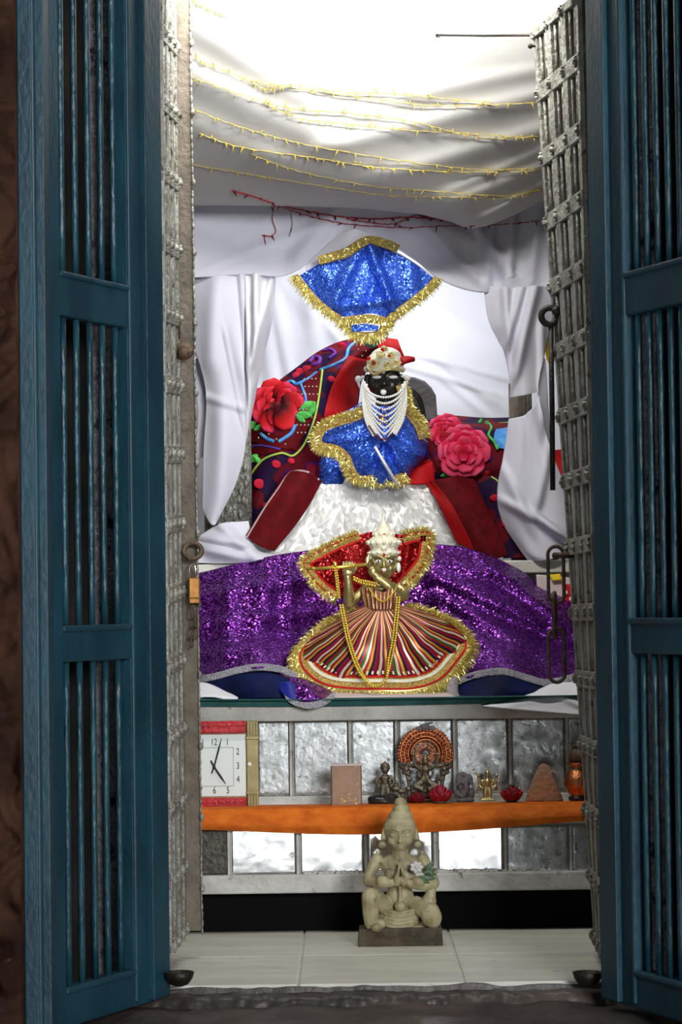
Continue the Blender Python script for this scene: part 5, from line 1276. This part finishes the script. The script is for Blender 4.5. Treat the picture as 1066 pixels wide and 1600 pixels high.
# pearl necklaces
bvD = b
for q in range(8):
    dep = 24+q*8.4; W_ = 33-abs(q-3)*.5; pts = []
    for t in range(41):
        th = math.pi*t/40; c_ = math.cos(th); xx_ = 601-W_*(abs(c_)**(1.0+.10*q))*(1 if c_ > 0 else -1)*(.86+.14*abs(c_)); yy_ = 597+q*1.2+dep*math.sin(th)**.9
        pts.append(P(xx_, yy_, YD-.018-.058*math.sin(th)**.6))
    b = MB(); beads(b, pts, 2.1*g.k, gap=1.75); mk('pearl_necklace', b, MAT['pearl'], dt)
for q in range(3):
    b = MB(); pts = path([(568+q*2.6, 600, YD-.03), (567+q*3, 628, YD-.05), (572+q*3.4, 658, YD-.06), (584+q*2.4, 682-q*2, YD-.07)], YD, 40); beads(b, pts, 2.1*g.k, gap=1.7); mk('pearl_strand', b, MAT['pearl'], dt)
    b = MB(); pts = path([(634-q*2.6, 600, YD-.03), (635-q*3, 628, YD-.05), (630-q*3.4, 656, YD-.06), (618-q*2.4, 680-q*2, YD-.07)], YD, 40); beads(b, pts, 2.1*g.k, gap=1.7); mk('pearl_strand', b, MAT['pearl'], dt)
b = MB(); pts = path([(576, 664, YD-.07), (590, 683, YD-.08), (602, 686, YD-.08), (612, 678, YD-.08)], YD, 40); beads(b, pts, 1.5*g.k); mk('dark_red_necklace', b, MAT['redb'], dt)
b = MB()
for (x, y) in ((596, 640), (602, 634), (606, 642), (600, 648), (594, 652), (606, 654)): b.ell(P(x, y, YD-.075), 2.6*g.k, 8, 6)
mk('red_gold_pendant', b, MAT['redb'], dt)
b = MB()
for (x, y) in ((598, 655), (604, 660), (594, 662), (610, 664)): b.ell(P(x, y, YD-.07), 2.8*g.k, 8, 6)
mk('gold_pendant', b, MAT['goldbead'], dt)
b = MB(); sl = [P(586, 698, YD-.085), P(600, 722, YD-.10), P(612, 742, YD-.085), P(622, 757, YD-.06)]; b.tube(cr(sl, 20), 2.4*g.k, 8); mk('silver_flute', b, MAT['foil'], dt)
# stone back slab of the deity
b = MB(); gs = Fig(7.22, 640, 757, 757, Zs)
pts = []
prof = [(600, 757), (600, 600), (612, 588), (628, 584), (648, 586), (664, 592), (674, 602), (681, 614), (684, 660), (684, 757)]
fr = [gs.p(x, y, 12) for x, y in prof]; bk = [gs.p(x, y, -14) for x, y in prof]; n = len(prof)
b.v += fr+bk; b.f.append(tuple(range(n))); b.m.append(0); b.f.append(tuple(range(n, 2*n))[::-1]); b.m.append(0)
for i in range(n): b.f.append((i, (i+1) % n, n+(i+1) % n, n+i)); b.m.append(0)
o = mk('stone_slab', b, MAT['greyst'], None, False, .006); tag(o, 'grey stone slab with rounded shoulder behind the black deity', 'stone slab')
b = MB(); g.c(b, [(632, 610, -6, 11), (648, 622, -10, 12), (656, 650, -12, 11), (655, 680, -10, 10)]); mk('raised_shoulder', b, MAT['blackst'], dt, remesh=.002, smo=2)
# ------------------------------------------------------------ purple sequinned cloth
fp = folds((330, 930, 470, 905, 12, .018), (320, 975, 470, 960, 12, .02), (330, 1020, 460, 1015, 12, .02), (420, 890, 400, 1040, 18, .02), (360, 890, 350, 1040, 14, .015), (450, 890, 455, 1040, 10, .015),
           (690, 880, 800, 900, 12, .02), (680, 900, 860, 980, 14, .025), (700, 940, 860, 1030, 12, .02), (720, 980, 820, 1050, 10, .018), (760, 880, 900, 990, 10, .02), (690, 960, 730, 1050, 10, .015))
rows = [[(285, 902, 6.95), (330, 892, 6.93), (380, 880, 6.92), (460, 864, 6.92), (580, 852, 6.92), (690, 852, 6.92), (745, 862, 6.92), (805, 888, 6.93), (850, 918, 6.92), (915, 942, 6.91)],
        [(285, 940, 6.87), (330, 935, 6.86), (380, 925, 6.84), (460, 915, 6.86), (580, 910, 6.88), (690, 905, 6.86), (745, 910, 6.84), (805, 925, 6.84), (855, 945, 6.84), (915, 962, 6.86)],
        [(285, 985, 6.80), (330, 985, 6.77), (380, 985, 6.75), (460, 985, 6.8), (580, 985, 6.84), (690, 985, 6.8), (745, 985, 6.75), (805, 985, 6.76), (855, 995, 6.78), (915, 1000, 6.80)],
        [(285, 1030, 6.72), (330, 1032, 6.66), (380, 1022, 6.63), (440, 1024, 6.64), (480, 1040, 6.68), (690, 1050, 6.72), (735, 1035, 6.64), (790, 1026, 6.63), (845, 1040, 6.64), (915, 1042, 6.68)],
        [(285, 1068, 6.64), (330, 1060, 6.58), (385, 1046, 6.55), (432, 1046, 6.54), (470, 1068, 6.56), (690, 1082, 6.70), (722, 1062, 6.56), (785, 1050, 6.54), (842, 1066, 6.55), (915, 1062, 6.58)]]
pb = sheet(rows, 190, 110, fp)
pc = thing('purple_cloth', 'purple sequinned cloth with silver hem draped across the middle tier', 'cloth', P(600, 1070, 6.75))
mk('sequin_field', pb, MAT['seqpurp'], pc, solid=-.003)
def hem(x0, x1, pts, w=11):
    b = sheet([[(a, c-w, y-.006) for a, c, y in pts], [(a, c, y-.012) for a, c, y in pts]], 60, 6, lambda u, v, p: nz(p, 40)*.003); mk('silver_hem', b, MAT['silverhem'], pc, solid=-.002)
hem(0, 0, [(285, 1070, 6.63), (330, 1064, 6.57), (372, 1053, 6.545), (405, 1048, 6.54), (440, 1052, 6.54), (466, 1064, 6.55)])
hem(0, 0, [(716, 1070, 6.56), (745, 1060, 6.545), (785, 1055, 6.53), (820, 1064, 6.54), (850, 1072, 6.54), (880, 1068, 6.55), (915, 1058, 6.57)])
# drooping corner over the ledge, centre-left, and hem turning up at centre-right
b = sheet([[(452, 1058, 6.53), (480, 1064, 6.50), (520, 1082, 6.52)], [(455, 1080, 6.47), (482, 1084, 6.44), (510, 1090, 6.46)], [(452, 1094, 6.435), (480, 1098, 6.425), (506, 1096, 6.435)]], 20, 20, lambda u, v, p: nz(p, 30)*.008); mk('drooping_corner', b, MAT['seqpurp'], pc, solid=-.003)
b = sheet([[(444, 1086, 6.44), (458, 1094, 6.428), (482, 1098, 6.42), (506, 1092, 6.428), (524, 1078, 6.45)], [(450, 1096, 6.43), (462, 1103, 6.42), (484, 1108, 6.412), (506, 1103, 6.42), (522, 1092, 6.44)]], 40, 8, lambda u, v, p: nz(p, 40)*.003); mk('silver_hem', b, MAT['silverhem'], pc, solid=-.002)
b = sheet([[(700, 1062, 6.54), (710, 1058, 6.53), (716, 1060, 6.54)], [(698, 1084, 6.50), (708, 1080, 6.49), (716, 1082, 6.5)], [(704, 1100, 6.46), (712, 1098, 6.455), (722, 1094, 6.47)]], 10, 20); mk('silver_hem', b, MAT['silverhem'], pc, solid=-.002)
# navy lining curling under the hem
for rws in ([[(325, 1066, 6.56), (372, 1055, 6.535), (420, 1052, 6.53), (470, 1066, 6.54)], [(335, 1080, 6.52), (372, 1074, 6.49), (420, 1070, 6.48), (472, 1078, 6.49)], [(350, 1091, 6.50), (380, 1092, 6.48), (420, 1091, 6.47), (455, 1092, 6.47)]],
            [[(716, 1074, 6.55), (745, 1062, 6.535), (790, 1057, 6.52), (850, 1074, 6.53), (900, 1068, 6.55)], [(716, 1088, 6.51), (745, 1080, 6.49), (790, 1074, 6.48), (840, 1084, 6.49), (870, 1080, 6.5)], [(712, 1098, 6.47), (745, 1102, 6.455), (780, 1098, 6.46), (815, 1088, 6.49), (840, 1082, 6.5)]]):
    b = sheet(rws, 50, 24, lambda u, v, p: nz(p, 16, 3)*.012); mk('navy_lining', b, MAT['navy'], pc, solid=-.002)
b = sheet([[(430, 1068, 6.50), (452, 1066, 6.48), (474, 1076, 6.49)], [(440, 1082, 6.465), (456, 1086, 6.45), (470, 1084, 6.46)], [(450, 1094, 6.445), (458, 1096, 6.435), (466, 1092, 6.44)]], 14, 14); mk('navy_lining', b, M('royal_lining', (.012, .02, .24), rough=.4), pc, solid=-.002)
# white cloths under it on the ledge
fwc = folds((760, 1112, 860, 1080, 8, .010), (850, 1075, 905, 1100, 6, .010))
b = sheet([[(835, 1082, 6.52), (870, 1068, 6.54), (925, 1066, 6.56)], [(790, 1098, 6.455), (860, 1088, 6.45), (925, 1090, 6.45)], [(755, 1104, 6.432), (840, 1112, 6.425), (925, 1119, 6.43)]], 50, 24, lambda u, v, p: fwc(u, v, p)+nz(p, 20)*.005)
o = mk('white_cloth', b, MAT['white'], solid=-.003); tag(o, 'white cloth hanging over the right end of the middle ledge', 'cloth')
b = sheet([[(290, 1070, 6.56), (320, 1068, 6.54), (350, 1080, 6.52)], [(290, 1088, 6.47), (330, 1086, 6.46), (372, 1092, 6.47)], [(290, 1091, 6.45), (330, 1090, 6.45), (350, 1093, 6.45)]], 20, 14, lambda u, v, p: nz(p, 20)*.004)
o = mk('white_cloth', b, MAT['white'], solid=-.003); tag(o, 'white cloth corner on the left end of the middle ledge', 'cloth')
b = sheet([[(520, 1084, 6.50), (620, 1086, 6.49), (700, 1084, 6.50)], [(515, 1091, 6.455), (620, 1090, 6.455), (712, 1090, 6.455)]], 40, 8, lambda u, v, p: nz(p, 24)*.003)
o = mk('cream_mat', b, MAT['pinkpipe'], solid=-.003); tag(o, 'thin cream mat under the brass flute player', 'mat')
# ------------------------------------------------------------ brass flute player
g = Fig(6.62, 598, 1086, 1086, ZT+.004)
fl_ = thing('brass_flute_statue', 'brass figure playing a flute in a striped skirt with gold tinsel edging', 'statue', g.p(598, 1086, 0))
SH = 6.70
sh = [[(492, 868, SH), (530, 846, SH-.01), (570, 833, SH-.015), (600, 830, SH-.015), (632, 836, SH-.015), (655, 830, SH-.01), (672, 832, SH)],
      [(474, 880, SH), (515, 868, SH-.01), (560, 862, SH-.015), (600, 862, SH-.015), (635, 862, SH-.015), (655, 858, SH-.01), (672, 858, SH)],
      [(490, 908, SH), (525, 900, SH-.01), (565, 896, SH-.015), (600, 896, SH-.015), (630, 892, SH-.015), (650, 888, SH-.01), (668, 884, SH)],
      [(526, 934, SH), (545, 932, SH-.01), (570, 928, SH-.015), (600, 926, SH-.015), (622, 924, SH-.015), (634, 920, SH-.01), (644, 914, SH)]]
b = sheet(sh, 80, 60, folds((530, 850, 570, 920, 10, .006), (640, 840, 628, 910, 6, .008))); mk('red_shawl', b, MAT['seqred'], fl_, solid=-.002)
edge = path([(560, 833), (530, 845), (500, 860), (474, 878), (486, 902), (505, 922), (526, 936)], SH-.022, 90)
trimmed('shawl_gold', fl_, edge, P(580, 880, SH), .016, .018, 21, dens=3200, inner=.004)
b = MB(); o_ = outward(edge, P(580, 880, SH)); ribbon(b, edge, o_, -.021, -.016, .004); ribbon(b, edge, o_, -.004, .001, .004); mk('red_cord', b, MAT['redbright'], fl_, False)
edge = path([(628, 836), (650, 831), (672, 832), (671, 855), (666, 878), (650, 900), (630, 920)], SH-.022, 80)
trimmed('shawl_gold', fl_, edge, P(610, 880, SH), .020, .018, 22, dens=3200, inner=.002)
b = MB(); o_ = outward(edge, P(610, 880, SH)); ribbon(b, edge, o_, -.026, -.020, .004); ribbon(b, edge, o_, -.006, -.001, .004); mk('red_cord', b, MAT['redbright'], fl_, False)
# skirt as a radial fan: u round, v from waist to hem
hemo = [(560, 950, 6.655), (520, 970, 6.65), (484, 996, 6.64), (462, 1024, 6.62), (470, 1052, 6.585), (500, 1074, 6.55), (545, 1083, 6.53), (598, 1085, 6.52), (650, 1083, 6.53), (692, 1068, 6.55), (720, 1038, 6.58), (736, 1008, 6.62), (712, 976, 6.64), (672, 958, 6.65), (632, 948, 6.655)]
nh = len(hemo); ws = []
for i in range(nh):
    t = i/(nh-1); ws.append((572+t*50, 946+4*math.sin(t*math.pi), 6.585-.03*math.sin(t*math.pi)))
mids = []
for w_, h_ in zip(ws, hemo): mids.append(tuple(w_[k]*.5+h_[k]*.5 for k in range(2))+(w_[2]*.5+h_[2]*.5-.025,))
def wsk(u, v, p): return .005*math.sin(u*70+3*math.sin(u*9))*v+.005*math.sin(u*31+2)*v
b = sheet([ws, mids, hemo], 300, 50, wsk); mk('striped_skirt', b, MAT['stripes'], fl_, solid=-.002)
hp = path([(a, c, y-.012) for a, c, y in hemo], 0, 200)
cS = P(600, 1000, 6.6)
ho = []
for i, p in enumerate(hp):
    w0 = P(600, 965, p.y); d = (p-w0); d.y = 0; ho.append(d.normalized())
b = MB(); ribbon(b, hp, ho, -.042, -.016, .006); mk('gold_border_band', b, MAT['goldb'], fl_, False)
b = MB(); ribbon(b, hp, ho, -.038, -.030, .0075); mk('cream_border_line', b, MAT['crown'], fl_, False)
b = MB(); ribbon(b, hp, ho, -.016, -.011, .008); ribbon(b, hp, ho, -.047, -.042, .007); mk('red_border_line', b, MAT['redbright'], fl_, False)
b = MB(); ribbon(b, hp, ho, -.011, .002, .006); fringe(b, hp, ho, .026, 3200, .0016, .5, 31, .006); fringe(b, [p-q*.008 for p, q in zip(hp, ho)], ho, .014, 1200, .0016, .9, 32, .010); mk('tinsel_border', b, MAT['gold'], fl_, False, kind='stuff')
b = MB(); lh = path([(a, c, y-.02) for a, c, y in hemo[0:3]], 0, 30); lo_ = [V(-.6, 0, .8)]*30; fringe(b, lh, lo_, .022, 1500, .0016, .5, 35, .006)
rh = path([(a, c, y-.02) for a, c, y in hemo[10:15]], 0, 40); fringe(b, rh, [V(.5, 0, .85)]*40, .020, 1500, .0016, .5, 36, .006); mk('tinsel_border', b, MAT['gold'], fl_, False, kind='stuff')
# cream-gold inner border dashes near hem
b = MB(); hq = hp[30:170]; oq = ho[30:170]
for i in range(0, 138, 3): 
    ribbon(b, hq[i:i+2], oq[i:i+2], -.058, -.050, .008)
mk('cream_border_dash', b, MAT['crown'], fl_, False, kind='stuff')
# bodice
b = sheet([[(564, 922, 6.60), (580, 918, 6.575), (598, 926, 6.57), (614, 918, 6.575), (628, 920, 6.6)], [(566, 935, 6.585), (582, 935, 6.56), (598, 936, 6.555), (612, 935, 6.56), (626, 935, 6.585)], [(570, 950, 6.585), (584, 952, 6.555), (598, 953, 6.55), (610, 952, 6.555), (624, 950, 6.585)]], 60, 20, lambda u, v, p: .002*math.sin(u*60)); mk('striped_bodice', b, MAT['stripes'], fl_, solid=-.002)
b = MB()
g.e(b, 600, 880, 0, 22, 25, 20); g.e(b, 600, 888, 7, 18, 18, 15); g.e(b, 600, 897, 9, 10, 7, 10)
g.e(b, 591, 889, 14, 7, 7, 6); g.e(b, 609, 889, 14, 7, 7, 6); g.c(b, [(600, 876, 19, 1.8), (600, 883, 23, 2.8), (600, 886, 24, 3.4)]); g.e(b, 596, 887, 21, 2.4, 2, 2); g.e(b, 604, 887, 21, 2.4, 2, 2)
g.c(b, [(594, 893, 19, 1.3), (600, 892, 22, 2), (606, 893, 19, 1.3)])
for s_ in (-1, 1): g.c(b, [(600+s_*4, 873, 20, 1.1), (600+s_*10, 870, 19, 1.3), (600+s_*16, 873, 14, 1)]); g.c(b, [(600+s_*21, 874, 0, 3.5), (600+s_*22, 890, 0, 3.5)])
g.c(b, [(600, 900, 0, 10), (599, 914, 0, 12)]); g.e(b, 598, 920, 0, 28, 12, 14); g.e(b, 598, 940, 0, 22, 22, 14); g.e(b, 598, 975, -4, 30, 30, 20); g.e(b, 598, 1030, -8, 40, 50, 18); 
# right arm (viewer left) raised: shoulder, elbow, wrist, hand
g.c(b, [(574, 920, 2, 8.5), (556, 936, 8, 8.5), (545, 944, 14, 8.5)]); g.c(b, [(545, 944, 14, 8.5), (545, 922, 22, 7.6), (543, 903, 26, 6.2)]); g.e(b, 543, 896, 28, 8.5, 7.5, 5)
for q in range(4):
    x = 537+q*4.6; g.c(b, [(x, 893, 30, 2.4), (x-.5, 884, 35, 2.2), (x, 880, 32, 2), (x+.3, 882, 28, 1.7)], 8)
g.c(b, [(551, 897, 30, 2.6), (556, 890, 33, 2.2), (555, 883, 33, 1.9)], 8)
# left arm (viewer right): elbow right, forearm rising to the mouth corner
g.c(b, [(624, 920, 2, 8.5), (632, 930, 10, 9), (624, 934, 18, 9)]); g.c(b, [(624, 934, 18, 9), (606, 916, 26, 8.2), (588, 903, 28, 6.6)]); g.e(b, 582, 894, 28, 7.5, 10, 5, rot=-20)
for q in range(4):
    g.c(b, [(579-q*.3, 890-q*2.6, 29+q, 2.3), (573-q*.4, 884-q*2.6, 34, 2.1), (576, 877-q*2.8, 34, 1.9)], 8)
g.c(b, [(587, 890, 31, 2.5), (586, 882, 35, 2.1), (583, 877, 35, 1.8)], 8)
mk('figure', b, MAT['brass'], fl_, remesh=.00115, smo=2)
b = MB(); 
for x in (591, 609): g.e(b, x, 878.5, 17.5, 4.6, 2.8, 3)
ew = mk('eye_whites', b, MAT['white2'], fl_)
b = MB()
for x in (591, 609): g.e(b, x, 878.5, 20, 1.6, 1.9, 1.2, 8, 6)
for x, s_ in ((591, -1), (609, 1)): g.c(b, [(x-5, 875.5, 18.5, .55), (x, 874.4, 20, .6), (x+5, 875.5, 18, .55)], 6)
mk('pupils', b, MAT['ink'], ew)
b = MB(); g.e(b, 600, 891.5, 24, 3.6, 3.4, 1.6); mk('chin_gem', b, MAT['pearl'], fl_)
b = MB(); g.c(b, [(600, 869, 21, 1.7), (600, 863, 20, 1.0)]); g.e(b, 600, 837, 13, 1.8, 2.4, 1.6); g.e(b, 596, 895, 20, 2.4, 1.0, 1); mk('red_tilak', b, MAT['redbright'], fl_)
b = MB(); c0 = g.p(600, 868, 0)
b.lathe([(r_*g.k, z_*g.k) for r_, z_ in ((22, -2), (24, 1), (24.5, 5), (21, 8), (23, 12), (25.5, 17), (25, 23), (19, 27), (15, 30), (16, 33), (12, 38), (10, 42), (8.5, 43), (6, 48), (3, 52), (1.6, 58), (.5, 62))], c0, 30, sy=.85)
for q in range(16):
    a = q/16*2*math.pi; b.ell(c0+V(math.cos(a)*24.5*g.k, math.sin(a)*21*g.k, 3*g.k), 2.2*g.k, 7, 5); b.ell(c0+V(math.cos(a)*25.5*g.k, math.sin(a)*21.5*g.k, 19*g.k), (3*g.k, 3*g.k, 4*g.k), 7, 5)
for q in range(10):
    a = q/10*2*math.pi; b.ell(c0+V(math.cos(a)*15.5*g.k, math.sin(a)*13*g.k, 32*g.k), (3*g.k, 3*g.k, 4*g.k), 7, 5)
g.e(b, 600, 846, 16, 6, 9, 4); g.e(b, 600, 858, 20, 5, 5, 3)
mk('crown', b, MAT['crown'], fl_)
b = MB(); b.tube([g.p(478, 891, 36), g.p(530, 888, 36), g.p(574, 883.5, 33)], 2.5*g.k, 10); 
for x in (490, 520, 552): b.tube([g.p(x-1.5, 890-(x-490)*.07, 36), g.p(x+1.5, 889.8-(x-490)*.07, 36)], 3.2*g.k, 10)
mk('flute', b, MAT['goldbead'], fl_)
b = MB(); g.e(b, 524, 884, 38, 3.5, 4.5, 3); beads(b, path([(523, 886, 6.56), (526, 912, 6.56), (529, 936, 6.56)], 0, 20), 2.3*g.k, gap=1.8); beads(b, path([(525.5, 886, 6.557), (529, 912, 6.557), (531, 936, 6.557)], 0, 20), 2.0*g.k, gap=1.8); mk('flute_bead_tassel', b, MAT['goldbead'], fl_)
b = MB(); g.e(b, 623, 888, 6, 3.5, 8, 2.5); g.e(b, 624, 874, 4, 3.6, 4, 3); mk('earring', b, MAT['foil'], fl_)
b = MB(); g.e(b, 577, 872, 4, 3.6, 4, 3); mk('earring', b, MAT['foil'], fl_)
for off_ in (0, 4.4):
    b = MB(); pts = path([(531+off_, 944, 6.54), (536+off_, 970, 6.53), (543+off_, 1002, 6.515), (556+off_, 1040, 6.49), (570+off_*.6, 1062, 6.475), (582, 1070+off_*.5, 6.47), (594, 1070, 6.47), (604, 1060, 6.475), (612-off_, 1030, 6.49), (618-off_, 1000, 6.51), (622-off_, 965, 6.53), (625-off_, 932, 6.55)], 0, 160)
    beads(b, pts, 2.3*g.k, gap=1.8); mk('bead_garland', b, MAT['goldbead'], fl_)
b = MB(); beads(b, path([(552, 905, 6.57), (562, 910, 6.56), (574, 913, 6.56), (588, 916, 6.56)], 0, 20), 2.4*g.k, gap=1.7); beads(b, path([(552, 901, 6.57), (562, 906, 6.56), (576, 909, 6.56), (590, 912, 6.56)], 0, 20), 2.0*g.k, gap=1.7)
beads(b, path([(576, 918, 6.555), (586, 932, 6.545), (598, 940, 6.54), (610, 932, 6.545), (620, 918, 6.555)], 0, 40), 1.8*g.k, gap=1.8); mk('necklace', b, MAT['goldbead'], fl_)
b = MB(); g.e(b, 598, 942, 36, 4, 5, 3); mk('pendant', b, MAT['gold'], fl_)
# ------------------------------------------------------------ rod and string lights
b = MB(); e1 = hit(bv_ceil, 683, 55, .004, 6.2); e0 = P(834, 55, 5.84); b.tube([e0, e0.lerp(e1, .5)+V(0, 0, -.0012), e1], 1.9*S(6), 8); b.ell(e1, 2.6*S(6), 8, 6)
o = mk('curtain_rod', b, MAT['iron']); tag(o, 'thin black iron rod running level from the top of the right silver door', 'rod')
b = MB(); e0 = P(829, 72, 5.80); b.tube([e0, P(838, 72, 5.82)], .003, 6); b.ell(e0, .006, 8, 6); o = mk('door_pin', b, MAT['iron']); tag(o, 'small black pin on the edge of the right silver door below the rod', 'pin')
ceil_all = MB(); ceil_all.v = ceil.v+val.v; n0 = len(ceil.v); ceil_all.f = ceil.f+[tuple(i+n0 for i in f) for f in val.f]
bva = ceil_all.bvh()
rnd = random.Random(5)
def strlight(pts, label, matw, matb, nb, r=.0008, group='yellow string lights', name='string_light', loops=None, blen=9):
    q = cr([Vector((a[0], a[1], 0)) for a in pts], 70); w = []
    last = None
    for i, a in enumerate(q):
        p = hit(bva, a.x, a.y, .010+.003*rnd.random(), 6.9)
        w.append(p)
    for _ in range(2):
        w = [w[0]]+[(w[i-1]+w[i]*2+w[i+1])/4 for i in range(1, len(w)-1)]+[w[-1]]
    root = thing(name, label, 'string light', w[0], group)
    b = MB(); b.tube(w, r, 5)
    b.tube([p+V(0, -.001, .0018*math.sin(i*1.7)) for i, p in enumerate(w)], r*.8, 5)
    mk('wire', b, matw, root)
    for k_ in range(nb):
        i = int((k_+rnd.random())*len(w)/nb); i = min(i, len(w)-1); p = w[i]; a = rnd.choice([-1, 1])*rnd.uniform(.3, 1.4) if rnd.random() < .3 else rnd.uniform(-.6, .6)
        d = V(math.sin(a), -.2, -math.cos(a)*(1 if rnd.random() < .75 else -1)).normalized(); b = MB()
        L = blen*S(6.6)*rnd.uniform(.6, 1.2)
        b.tube([p, p+d*L*.4, p+d*L*.45, p+d*L], [r*1.9, r*2.2, r*1.6, r*.7], 6); mk('bulb', b, matb, root)
    return root
cx_ = lambda l: [(290+a/1.87, c/1.87) for a, c in l]
strlight(cx_([(20, 5), (40, 15), (75, 30), (120, 48)]), 'short yellow string light at the top left corner of the canopy', MAT['yel'], MAT['yelb'], 6)
strlight(cx_([(25, 168), (70, 190), (190, 235), (290, 252), (420, 272), (620, 298), (720, 308), (880, 306), (1030, 300)]), 'topmost full-width yellow string light on the canopy', MAT['yel'], MAT['yelb'], 24)
strlight(cx_([(190, 238), (240, 262), (300, 248), (450, 268), (600, 275), (740, 286), (900, 300)]), 'faint yellow string light looping just above the topmost full strand', MAT['yel'], MAT['yelb'], 26)
strlight(cx_([(10, 222), (120, 262), (225, 295), (330, 320), (470, 330), (660, 355), (780, 385), (900, 405), (1030, 398)]), 'second full-width yellow string light from the top', MAT['yel'], MAT['yelb'], 26)
strlight(cx_([(225, 300), (330, 345), (470, 362), (640, 380), (860, 392), (1030, 405)]), 'thin yellow string light hugging the second strand from below', MAT['yel'], MAT['yelb'], 26)
strlight(cx_([(10, 312), (100, 350), (190, 380), (280, 405), (390, 430), (600, 465), (790, 490), (900, 496), (1030, 490)]), 'yellow string light starting left at mid height of the canopy', MAT['yel'], MAT['yelb'], 26)
strlight(cx_([(40, 390), (160, 430), (370, 460), (480, 478), (590, 492), (800, 502), (1035, 500)]), 'bright doubled yellow string light below the mid-height strand', MAT['yel'], MAT['yelb'], 30, r=.0011)
strlight(cx_([(190, 450), (330, 500), (550, 545), (700, 556), (930, 572), (1040, 552)]), 'pale yellow string light second from the canopy lower edge', MAT['yel'], MAT['yelb'], 26)
strlight(cx_([(20, 482), (160, 505), (250, 520), (440, 550), (600, 572), (760, 575), (930, 578), (1030, 556)]), 'lowest yellow string light along the canopy edge', MAT['yel'], MAT['yelb'], 26)
strlight(cx_([(135, 557), (200, 575), (260, 595), (370, 620), (470, 635), (560, 640), (650, 635), (745, 640)]), 'thick red string light, leftmost, crossing above the fan cloth', MAT['redw'], MAT['redb'], 14, .0016, 'red string lights')
strlight(cx_([(240, 592), (330, 622), (400, 640), (480, 655), (640, 665), (760, 660), (850, 660), (940, 655), (1035, 645)]), 'red string light reaching from the left cluster to the right door', MAT['redw'], MAT['redb'], 14, .0009, 'red string lights')
strlight(cx_([(470, 640), (600, 655), (680, 628), (755, 645)]), 'short red string light looping right of the fan peak', MAT['redw'], MAT['redb'], 7, .0010, 'red string lights')
strlight(cx_([(258, 598), (254, 640), (264, 675), (250, 690), (232, 690), (234, 712)]), 'red wire loop dangling from the left end of the red lights', MAT['redw'], MAT['redb'], 3, .0010, 'red string lights')
strlight(cx_([(300, 598), (312, 650), (304, 690)]), 'dark short wire end hanging beside the red dangling loop', MAT['greyst'], MAT['redb'], 1, .0007, 'red string lights')
